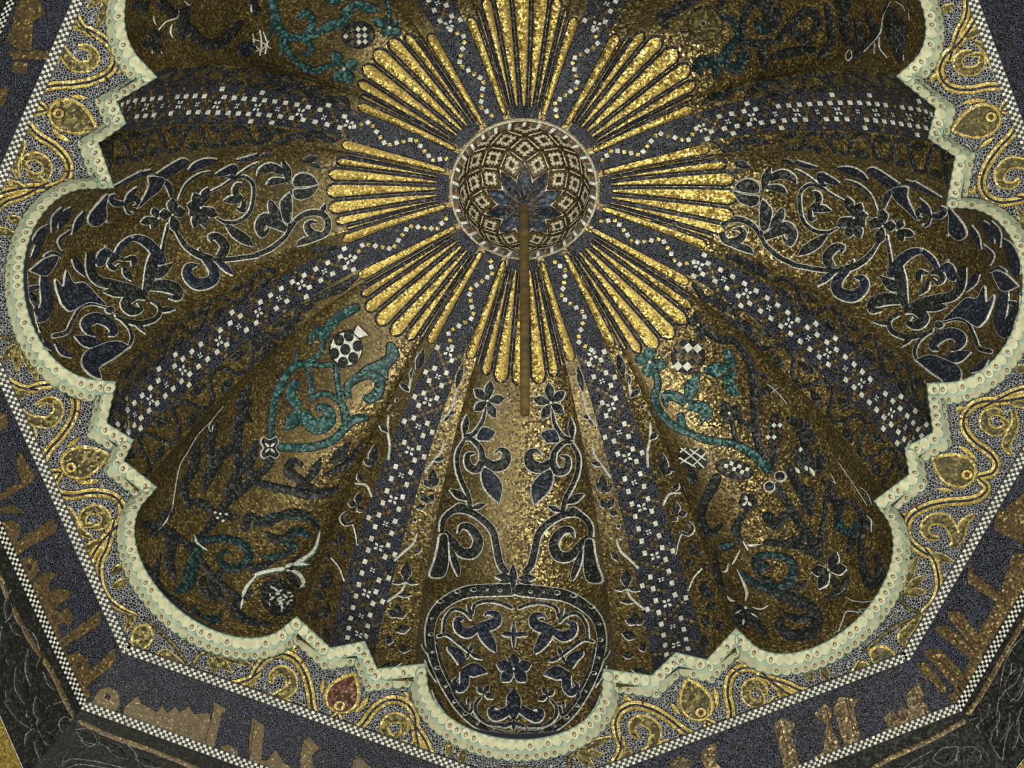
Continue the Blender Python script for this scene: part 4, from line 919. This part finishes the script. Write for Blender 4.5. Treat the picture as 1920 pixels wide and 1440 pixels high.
for p in (((185, 1100), (190, 1075)), ((160, 1190), (182, 1225)), ((240, 1190), (265, 1240)), ((215, 1180), (225, 1210))): leaf('fleck', 1440 + p[0][0]/3, 480 + p[0][1]/3, 1440 + p[1][0]/3, 480 + p[1][1]/3, 7, key, sp, fill='white', edge=None, ew=.1, lift=.011)
for x, y in ((1440 + 70/3, 480 + 1240/3), (1440 + 10/3, 480 + 1298/3)): disc_px('ringed_berry', x, y, 10, 9, key, par, fill='dark', edge='line', ew=2.4)
strokes(TE, cI, ['teal_stem|55,1300,30 110,1392,34 160,1460,38', 'blade|355,1260,10 340,1340,40 320,1400,20', 'hook|400,1440,40 420,1380,40 450,1390,20', 'teal_stem|50,1020,10 40,1090,34 20,1200,30'], fill='dark', edge='ink')
strokes(DK, cI, ['dark_leaf|130,920,40 200,960,60 260,1040,20', 'dark_leaf|290,1100,20 300,1160,50 280,1220,10', 'dark_leaf|210,1300,20 240,1360,60 200,1420,20'])
strokes(dict(DK, fill='line', edge='dark', ew=.6), cI, ['pale_vein|355,1225,5 385,1280,5 370,1270,4', 'pale_vein|0,720,5 50,760,5 110,830,5', 'pale_vein|20,770,5 60,740,5', 'pale_vein|400,1160,4 470,1260,5 560,1400,4', 'pale_vein|520,1300,4 560,1330,5 590,1400,4'])
patches(dict(TE, fill='teal', ew=3), cC, ['bright_leaf|1165,195 1200,178 1250,182 1220,208 1185,212'])
strokes(dict(TE, fill='deep'), cC, ['spiral|1440,240,30 1390,250,40 1370,290,44 1400,320,30 1440,310,20', 'scroll|1290,340,14 1330,380,34 1400,420,36 1450,430,30'])
strokes(dict(DK, fill='white', edge='dark', ew=.8), cC, ['pale_stem|1280,220,8 1255,270,12 1240,295,10', 'pale_leaf|1320,190,6 1350,190,16 1395,185,3', 'pale_stem|1300,170,8 1325,215,10', 'pale_leaf|1215,295,6 1205,335,14 1180,340,4', 'pale_stem|1265,330,6 1300,400,14 1320,460,18 1312,500,10', 'pale_arc|1210,480,8 1225,500,14 1250,505,6', 'pale_arc|1350,540,5 1400,550,9 1440,530,5'])
bloom(DK, cC, '1312,545', '1230,590 1255,640 1300,660 1350,630 1400,610 1250,540', 40, hr=3)
leaves(dict(DK, fill='white', edge='dark', ew=.4, lift=.011), cC, ['fleck|1285,560 1245,580,12', 'fleck|1300,610 1295,645,18', 'fleck|1340,575 1380,600,12'])
strokes(DK, cJ, ['dark_stem|130,-5,42 202,100,44 252,170,50 292,250,40', 'dark_stem|322,-5,24 302,120,30 292,230,30', 'dark_stem|-5,170,32 100,180,34 200,202,34 272,242,34', 'loop|522,200,34 532,300,44 572,400,52 620,380,46 622,280,38 600,240,14', 'leaf|150,440,14 180,415,44 214,390,6', 'hook|10,440,40 60,462,54 182,500,62 260,560,64 270,650,64 192,690,64 102,680,54 62,622,44 102,592,10', 'dark_leaf|0,30,60 50,70,60 90,20,40', 'leaf|450,230,10 470,170,50 490,120,8', 'stalk|368,385,34 402,442,44'])
strokes(dict(TE, ew=1.4, fill='deep'), cJ, ['loop|396,-5,34 412,90,44 480,112,44 500,60,34', 'spiral|-5,240,24 80,250,36 142,300,44 122,390,50 42,430,44 -5,430,30'])
bloom(dict(DK, edge='line', ew=2.0), cJ, '345,330', '388,225 446,318 285,436 243,334', 62, hr=2.6)
strokes(dict(DK, fill='line', edge='dark', ew=.6), cJ, ['pale_arc|372,466,6 405,462,9 436,430,6', 'pale_frame|388,702,8 420,620,9 446,562,9 520,570,9 592,582,6', 'pale_line|440,480,5 482,502,6 560,508,6 622,490,5', 'pale_arc|560,20,6 585,50,8 585,110,6'])
strokes(DK, one, ['curl|1330,930,6 1315,970,14 1330,1000,14 1352,985,6', 'leaf|1400,960,4 1380,990,16 1390,1020,3', 'leaf|1490,800,4 1510,830,16 1500,860,3', 'leaf|1545,900,4 1570,950,16 1565,990,3', 'leaf|1600,940,4 1620,980,14 1610,1020,3', 'dark_stem|1480,880,14 1500,920,14 1520,960,14', 'leaf|1420,1080,4 1450,1095,14 1470,1120,3', 'leaf|1385,1150,4 1420,1170,14 1440,1195,3', 'curl|1440,1060,6 1415,1050,12 1420,1075,8', 'leaf|1470,1150,4 1500,1160,14 1530,1150,3', 'leaf|1340,1040,3 1345,1080,14 1360,1110,3', 'leaf|1590,1080,4 1575,1110,14 1550,1120,3', 'leaf|1520,990,4 1500,1010,14 1470,1015,3'])
# ---- upper left lobe
ax = -135; key = ('lobe', ax); par = LOBE[ax]; TE = dict(TE, key=key, parent=par); DK = dict(DK, key=key, parent=par)
strokes(TE, cG, ['teal_stem|92,-5,44 110,120,54 152,190,44 230,214,34 300,210,30 342,186,36 402,150,54 470,130,54 512,118,10', 'curl|270,200,32 310,150,34 310,92,36 270,72,38 232,112,8', 'curl|282,220,24 310,270,30 284,310,26 268,302,6', 'leaf|490,132,14 512,70,64 562,8,14', 'leaf|560,20,30 620,40,54 682,50,30', 'twig|732,-5,16 750,60,18 742,102,18', 'teal_stem|152,200,24 182,290,30 242,360,34 322,400,34 402,372,30 440,352,24', 'twig|140,190,18 140,260,20 142,322,8', 'twig|95,140,18 70,200,16', 'leaf|400,-5,30 440,5,40 480,0,20'])
bloom(TE, cG, '750,150', '655,108 720,205 800,115 815,195 752,205', 54, heart='white', hr=3)
bloom(TE, cG, '490,385', '430,288 572,350 440,462 542,474', 66, heart='white', hr=3.4)
checks('chequered_fruit', 480 + 575/3, 196/3, 31, 25, key, par, 0, 8.5, tileang=42, mats=('white', 'letter', 'white'))
strokes(dict(DK, fill='white', edge=None, ew=.1), cG, ['lattice_line|20,170,6 30,240,7 20,310,6', 'lattice_line|-20,220,6 30,235,7 80,270,6', 'lattice_line|-10,290,6 40,270,7 70,230,6', 'lattice_line|40,180,6 60,240,7 50,300,6', 'lattice_line|-15,250,6 30,290,7'])
strokes(dict(DK, fill='letter', edge='dark', ew=.7), cG, ['pale_seam|0,360,4 80,372,4 250,422,4 450,490,4 600,562,4'])
strokes(DK, cF, ['dark_scroll|1060,150,44 1120,220,54 1200,252,54 1290,200,54 1352,130,30', 'dark_leaf|760,30,40 800,40,60 830,20,20', 'dark_stem|1050,60,40 1030,140,50 1020,220,20', 'dark_stem|920,30,60 980,80,40 1040,60,30', 'dark_leaf|1420,20,50 1440,60,50'])
patches(dict(TE, fill='blue'), cF, ['bud|1335,275 1370,240 1425,250 1430,285 1385,318 1345,305'])
bloom(DK, cF, '870,235', '820,200 860,150 920,200 900,300 850,290 800,250', 44, hr=1)
strokes(dict(DK, fill='white', edge='dark', ew=.5), cF, ['fleck|860,90,6 862,115,10 872,140,4', 'fleck|888,168,8 930,122,10 990,100,10 1002,62,8', 'fleck|962,140,8 955,180,14 966,212,5', 'fleck|1035,5,8 1055,25,12', 'fleck|820,200,5 835,208,8', 'fleck|890,275,6 905,300,10', 'fleck|850,280,5 852,300,9', 'fleck|1410,30,12 1412,60,14', 'fleck|1420,190,8 1425,235,10'])
# ---- upper right lobe
ax = 135; key = ('lobe', ax); par = LOBE[ax]; TE = dict(TE, key=key, parent=par); DK = dict(DK, key=key, parent=par)
fr = disc_px('round_fruit', 960 + 1088/3, 132/3, 32, 31, key, par, fill='olive', edge='dark', ew=2)
disc_px('fruit_eye', 960 + 1078/3, 125/3, 5, 4.5, key, fr, fill='dark', edge='line', ew=1.2, lift=.010)
patch('fruit_crown', cK('945,175 985,180 1010,165 1030,200 1000,235 975,210'), key, fr, fill='olive', edge='dark', ew=1.4, smooth=False)
strokes(TE, cK, ['fleur|1190,332,50 1230,262,44 1272,212,24', 'fleur|1152,342,50 1082,352,72 1042,372,54 1062,410,20', 'fleur|1220,370,44 1270,382,54 1294,332,44 1270,302,10', 'fleur|1160,360,30 1150,400,40 1140,442,6', 'teal_stem|1282,200,34 1232,112,26 1190,88,14', 'teal_stem|1380,130,30 1400,170,44 1440,160,40'], fill='deep', ew=2.4)
strokes(DK, cK, ['dark_stem|1290,192,34 1302,100,38 1332,40,40 1402,8,44 1450,10,40', 'dark_stem|1290,222,34 1382,250,44 1450,240,44', 'dark_leaf|870,152,20 832,100,54 900,70,54 982,20,44 1040,-5,30', 'dark_stem|1180,-5,40 1170,40,34', 'dark_leaf|1300,250,30 1330,320,30', 'dark_leaf|1390,270,30 1420,360,40 1440,380,20'])
strokes(DK, cL, ['spiral|60,230,38 90,180,40 150,120,44 222,60,44 282,110,44 262,170,34 220,190,10', 'dark_stem|332,40,34 352,150,38 350,250,38 300,312,34', 'dark_leaf|422,80,40 432,160,54 440,240,30', 'dark_stem|562,90,34 602,200,44 522,280,44 490,332,14', 'dark_leaf|-5,60,60 20,150,60 60,60,50', 'dark_leaf|130,170,30 190,210,60 240,240,20', 'dark_leaf|400,20,60 440,30,60', 'dark_leaf|500,120,34 510,200,44 480,260,20', 'dark_leaf|680,60,60 720,180,110 740,320,40', 'dark_leaf|40,320,40 150,290,50 260,280,30'], edge='ink')
strokes(dict(DK, fill='line', edge='dark', ew=.6), cL, ['pale_vein|692,8,6 650,100,8 632,190,8 545,292,6', 'pale_vein|630,212,7 632,270,10 672,325,9', 'pale_vein|605,240,5 600,300,6', 'pale_vein|720,5,6 760,30,7 775,60,5', 'pale_ring|460,280,5 440,310,7 452,345,7 476,320,6 470,282,5', 'fleck|710,105,14 712,125,14', 'fleck|735,170,8 730,195,9', 'fleck|740,240,7 728,290,8', 'fleck|795,70,6 800,110,6', 'fleck|700,160,6 702,185,6', 'fleck|765,310,5 768,340,6'])
strokes(dict(DK, fill='letter', edge='dark', ew=.7), cL, ['pale_seam|0,415,4 100,395,4 260,380,4 430,378,4 600,395,4'])
# ---- leaf squiggles where the side bands leave the gold strips
def squig(ax, sg, conv, items):
    strokes(dict(key=[('band', ax, sg), ('rib', ax)], parent=RIB[ax], fill='dark', edge='ink', ew=1.6, step=4), conv, items)
squig(-112.5, -1, cG, ['acanthus|520,610,8 500,560,26 420,560,34 330,540,34 280,500,24 390,490,6', 'acanthus|300,530,20 230,470,34 200,500,24 170,520,6', 'acanthus|200,480,14 130,470,34 80,400,10', 'leaf|60,420,10 90,450,30 150,480,10'])
squig(-112.5, 1, cG, ['acanthus|480,770,6 420,790,24 360,760,30 300,750,24 250,770,8', 'acanthus|320,790,12 240,760,30 160,790,30 110,800,8', 'acanthus|150,740,14 90,740,30 20,770,10'])
squig(-67.5, -1, cG, ['acanthus|470,1390,8 400,1400,20 340,1420,10', 'acanthus|360,1390,10 330,1410,20'])
squig(-67.5, 1, cD, ['acanthus|560,120,20 480,180,44 400,210,34 320,250,20 290,280,6', 'acanthus|320,280,10 280,300,30 250,290,34 230,340,20', 'acanthus|250,350,20 200,380,34 120,440,20', 'ring_leaf|110,500,14 40,480,34 0,520,30', 'acanthus|0,590,14 80,570,30 110,520,14'])
squig(67.5, -1, cE, ['acanthus|1020,160,14 1060,210,34 1080,260,20', 'acanthus|1080,240,20 1140,250,44 1200,290,40 1250,280,14', 'acanthus|1120,310,14 1190,360,50 1260,400,44 1310,420,20', 'acanthus|1250,310,14 1280,370,30 1330,400,40', 'acanthus|1320,430,20 1360,480,44 1400,560,40 1440,570,20'])
squig(67.5, 1, cE, ['acanthus|1210,0,20 1300,30,40 1400,90,40 1440,110,20', 'acanthus|1400,40,20 1430,60,30'])
squig(112.5, 1, cK, ['acanthus|1075,585,8 1120,550,30 1190,540,40 1250,490,30 1300,500,10', 'acanthus|1110,530,10 1160,530,24 1210,500,10', 'acanthus|1310,560,10 1350,510,34 1400,480,34 1440,490,20'])
squig(112.5, -1, cK, ['acanthus|1150,800,10 1210,840,34 1270,800,34 1330,790,30 1400,800,10', 'acanthus|1210,860,10 1260,830,26 1320,840,14', 'acanthus|1360,770,10 1400,800,30 1440,800,20'])
# ------------------------------------------------------------------ Kufic lettering on the octagon walls
def lettering(w, conv, items, lines=()):
    k = dict(key=('wall', *w), parent=WALL[w], fill='letter', edge='olive', ew=1.1, lift=.005, smooth=False, step=6, inner=14)
    patches(k, conv, items)
BLW, LLW, ULW, BRW, LRW, URW = (-45, 0), (-90, -45), (-135, -90), (0, 45), (45, 90), (90, 135)
lettering(BLW, cB, ['letter_head|560,1000 610,985 655,1008 675,1068 650,1120 600,1142 535,1112 508,1082', 'letter|700,1100 772,1035 792,1080 850,1108 882,1132 910,1088 940,1132 985,1095 1010,1132 1062,1093 1090,1140 1172,1130 1190,1172 1198,1068 1278,1112 1240,1140 1232,1200 1202,1332 1150,1332 1000,1272 850,1222 690,1160',
  'letter_head|1242,1320 1290,1313 1336,1350 1330,1420 1280,1442 1228,1410', 'letter|1420,1160 1486,1205 1462,1445 1398,1445 1402,1300'])
lettering(BLW, cA, ['letter|268,1285 300,1268 356,1332 312,1370 322,1442 248,1442 252,1350', 'letter|-20,1395 60,1400 110,1340 152,1410 205,1445 -20,1445', 'letter|538,1442 560,1368 612,1410 652,1442'])
lettering(LLW, cB, ['letter|300,38 312,112 132,212 100,245 58,190', 'letter_head|98,282 150,250 202,270 216,330 180,382 132,412 88,350', 'letter|182,402 250,340 312,345 272,400 272,452 335,428 402,450 372,492 302,540 332,562 382,540 410,600 390,642 360,612 322,632 342,720 392,850 455,930 505,1030 482,1062 382,962 300,742 235,560',
  'letter|560,560 562,632 382,742 352,762 340,722', 'letter|642,770 656,842 482,982 448,962 460,930', 'letter_head|388,812 440,790 490,830 492,900 450,958 402,920', 'letter|-10,60 60,50 110,70 105,130 70,190 20,215 -10,190'])
lettering(LLW, cH, ['letter|108,1098 195,1245 170,1272 60,1342 -10,1385 -10,1345 120,1270 98,1200', 'letter|68,1400 145,1445 -10,1445 -10,1425', 'letter|-10,880 30,885 40,960 -10,985'])
lettering(ULW, cF, ['letter|110,-5 222,-5 245,80 182,122 172,282 92,272 38,232 60,172', 'letter|38,290 272,288 292,330 78,332', 'letter|80,348 150,350 142,412 58,402', 'letter|-5,490 45,500 22,580 -5,602'])
lettering(BRW, cJ, ['letter|38,1192 80,1160 158,1192 130,1232 182,1445 92,1445 42,1232', 'letter|258,1140 320,1078 362,1112 350,1190 420,1345 405,1445 238,1445 240,1390 312,1352 332,1200', 'letter|368,1110 402,1042 512,1052 482,1102 542,1352 500,1382 430,1345 430,1300', 'letter|598,1282 682,1212 655,1160 700,1110 722,1150 750,1078 792,1122 778,1030 842,960 882,1030 862,1050 942,1162 900,1202 722,1252 600,1312'])
lettering(BRW, cC, ['letter|1060,1370 1112,1310 1152,1300 1142,1400 1182,1445 1090,1445', 'letter|868,1445 940,1370 1012,1400 992,1445'])
lettering(LRW, cJ, ['letter|1130,290 1172,360 1372,500 1342,542 1130,402', 'letter|1018,560 1082,560 1202,720 1182,792 1022,602', 'letter|948,642 1012,640 1172,792 1142,822 950,672', 'letter|882,780 962,770 1152,962 1132,1022 1082,1012 890,802', 'letter|832,850 892,845 1002,980 1002,1052 962,1032',
  'letter_base|1380,240 1445,230 1445,482 1332,602 1222,782 1132,1012 1052,1132 972,1162 950,1130 1042,1022 1112,902 1202,652 1292,502', 'letter|1290,-5 1445,-5 1445,182 1280,102'])
lettering(LRW, cI, ['letter|1362,1402 1445,1330 1445,1445 1330,1445'])
for w, conv, dots in ((BLW, cB, ((605, 1040), (1283, 1368))), (LLW, cB, ((160, 308), (440, 862))), (BRW, cJ, ((672, 1262), (290, 1390)))):
    for x, y in dots:
        p = conv('%d,%d' % (x, y))[0]; disc_px('letter_eye', p[0], p[1], 4.5, 4.5, ('wall', *w), WALL[w], fill='wallblue', edge='red', ew=1, lift=.009, n=8)
strokes(dict(key=('wall', *BRW), parent=WALL[BRW], fill='red', edge=None, ew=.1, lift=.009), cJ, ['red_rule|70,1180,4 130,1440,4', 'red_rule|330,1100,4 380,1400,4', 'red_rule|440,1060,4 510,1350,4', 'red_rule|820,1000,4 910,1170,4', 'red_rule|700,1130,4 730,1220,4', 'red_rule|770,1110,4 810,1210,4'])
strokes(dict(key=('wall', *LRW), parent=WALL[LRW], fill='red', edge=None, ew=.1, lift=.009), cJ, ['red_rule|1150,340,4 1350,500,4', 'red_rule|1050,570,4 1190,760,4', 'red_rule|980,650,4 1150,800,4', 'red_rule|920,780,4 1120,1000,4', 'red_rule|1300,40,4 1430,140,4'])
strokes(dict(key=('wall', *BLW), parent=WALL[BLW], fill='red', edge=None, ew=.1, lift=.009), cB, ['red_rule|1200,1090,4 1150,1320,4', 'red_rule|690,1100,4 660,1160,4', 'red_rule|1430,1180,4 1400,1420,4'])
# ------------------------------------------------------------------ chequered edging lines
def chequer(name, label, a, b, off_dir, n_rows, cell, base_w, key):
    """white little squares in staggered rows on a black fillet that runs from a to b; far too many to count"""
    d = b - a; L_ = np.linalg.norm(d); d /= L_; up = off_dir - d * (off_dir @ d); up /= np.linalg.norm(up); n = np.cross(d, up); n = n if n[2] < 0 else -n
    t = .010
    V = [a - up*base_w/2, b - up*base_w/2, b + up*base_w/2, a + up*base_w/2]; V = V + [v + n*t for v in V]
    f = mesh(name, V, [(4, 5, 6, 7), (0, 1, 5, 4), (2, 3, 7, 6), (1, 2, 6, 5), (3, 0, 4, 7)], M['black'], smooth=False); prop(f, label, None, None, 'structure')
    V = []; F = []
    for r in range(n_rows):
        y = (r - (n_rows - 1)/2) * cell
        for k in range(int(L_ / cell)):
            if (k + r) % 2: continue
            c = a + d * (k + .5) * cell + up * y + n * (t + .0025); h = cell * .47; q = len(V)
            jx = random.uniform(-.06, .06) * cell
            V += [c + d*(x*h + jx) + up*yy*h for x, yy in ((-1, -1), (1, -1), (1, 1), (-1, 1))]; F.append((q, q+1, q+2, q+3))
    s = mesh('white_squares', V, F, M['white'], parent=f, smooth=False); s['kind'] = 'stuff'
k = 1
for (a, b), nm in WN.items():
    pos = nm[5:].replace('_', ' ')
    mid = (OCT[a] + OCT[b]) / 2; inw = np.array([-mid[0], -mid[1], 0]); inw /= np.linalg.norm(inw)
    chequer('trim_%d' % k, 'black and white chequer line between vine soffit and inscription, ' + pos, OCT[a] + inw*.028, OCT[b] + inw*.028, inw, 3, .0175, .060, 'ceil'); k += 1
for (a, b), nm in WN.items():
    pos = nm[5:].replace('_', ' ')
    up = (OCT[a] - LOW[a] + OCT[b] - LOW[b]); up /= np.linalg.norm(up)
    chequer('trim_%d' % k, 'black and white chequer line under the inscription band, ' + pos, LOW[a] + up*.03, LOW[b] + up*.03, up, 3, .0165, .056, None); k += 1
# ------------------------------------------------------------------ dark foliage below the inscription
def dado(w, conv, lv, st, conv2=None):
    kk = dict(key=('dado', *w), parent=DADO[w], fill='squinch', edge='grey', ew=1.1, lift=.005, step=5)
    leaves(kk, conv, lv); strokes(dict(kk, fill='grey', edge=None, ew=.1), conv, st)
BRN = dict(fill='letter', edge='squinch', ew=1.0, lift=.004, step=10)
strokes(dict(BRN, key=('dado', *LLW), parent=DADO[LLW]), cB, ['brown_fillet|-30,290,30 60,520,30 170,720,30 290,900,30 380,1090,30 420,1150,28'])
strokes(dict(BRN, key=('dado', *BLW), parent=DADO[BLW]), cB, ['brown_fillet|450,1180,26 620,1260,30 850,1340,30 1000,1400,30 1120,1450,30'])
strokes(dict(BRN, key=('dado', *LRW), parent=DADO[LRW]), cJ, ['brown_fillet|1450,600,30 1330,800,30 1230,980,30 1130,1130,30'])
strokes(dict(BRN, key=('dado', *BRW), parent=DADO[BRW]), cJ, ['brown_fillet|1100,1180,30 900,1290,30 700,1380,30 580,1450,30'])
dado(LLW, cB, ['leaf|40,600 60,440,50', 'leaf|60,620 130,700,50', 'leaf|20,640 50,860,70', 'leaf|10,700 0,960,50', 'leaf|180,980 160,770,60', 'leaf|190,970 240,790,30', 'leaf|150,1080 90,870,80', 'leaf|110,1130 30,1000,60', 'leaf|240,1180 200,1040,70', 'leaf|210,1210 280,1090,50', 'leaf|200,1220 140,1320,60', 'leaf|220,1225 340,1340,60', 'leaf|200,1230 260,1440,60', 'leaf|190,1200 150,1110,40', 'leaf|180,1215 20,1060,50', 'leaf|310,1000 250,910,34'],
  ['line|-5,390,7 40,470,7 70,560,7 30,620,7', 'line|120,640,6 190,690,6 220,770,6', 'line|240,900,6 280,960,6 310,1000,6', 'line|300,1080,6 360,1070,6 400,1130,6 420,1220,6', 'curl|400,1220,6 350,1240,6 330,1180,6 370,1150,6 400,1180,6'])
dado(BLW, cB, ['leaf|430,1230 560,1310,50', 'leaf|600,1300 720,1390,60', 'leaf|520,1260 640,1330,30', 'leaf|760,1380 900,1440,40', 'leaf|400,1340 350,1430,30'],
  ['curl|420,1225,7 500,1220,7 545,1290,7 500,1320,7 450,1280,7', 'line|545,1240,6 650,1270,6 740,1330,6 780,1400,6', 'line|350,1420,7 400,1390,7 520,1400,7 700,1440,7', 'line|380,1440,6 450,1420,6 600,1440,6'])
dado(LRW, cJ, ['leaf|1290,1060 1370,850,50', 'leaf|1330,1000 1430,870,50', 'leaf|1360,1060 1440,930,50', 'leaf|1180,1180 1250,1080,44', 'leaf|1260,1230 1300,1120,40', 'leaf|1300,1290 1360,1130,44', 'leaf|1370,1340 1410,1170,40', 'leaf|1220,1330 1260,1210,34', 'leaf|1140,1230 1200,1140,34'],
  ['line|1450,690,7 1380,760,7 1330,860,7 1310,980,7 1290,1120,7 1290,1260,7', 'curl|1400,880,6 1350,930,6 1340,1010,6 1400,1060,6 1440,1000,6', 'line|1250,1080,6 1200,1150,6 1130,1170,6 1090,1240,6 1070,1320,6', 'curl|1080,1260,6 1110,1200,6 1170,1200,6 1190,1250,6 1150,1270,6', 'line|1230,1250,6 1270,1330,6 1330,1420,6', 'line|1380,1180,6 1340,1270,6 1320,1400,6', 'line|1430,1100,6 1400,1200,6 1440,1300,6'])
dado(BRW, cJ, ['leaf|1060,1330 950,1380,44', 'leaf|1060,1340 990,1430,44', 'leaf|1080,1340 1180,1400,44', 'leaf|1080,1330 1120,1440,40', 'leaf|900,1390 800,1440,34', 'leaf|1200,1330 1240,1430,34'], ['line|1070,1320,7 1060,1400,7', 'curl|1060,1320,6 980,1330,6 930,1390,6 980,1420,6', 'line|1080,1330,6 1150,1320,6 1200,1360,6 1180,1420,6', 'line|930,1340,5 820,1400,6 760,1445,5'])
# gilded neighbours peeping in at the lower corners
patches(dict(key=('dado', *LLW), parent=DADO[LLW], fill='fan', edge='line', ew=2, lift=.008, smooth=False), cB, ['gilded_panel|-30,1090 128,1450 -30,1450'])
patches(dict(key=('dado', *LRW), parent=DADO[LRW], fill='fan', edge='line', ew=1.5, lift=.008, smooth=False), cJ, ['gilded_panel|1395,1450 1450,1380 1450,1450'])
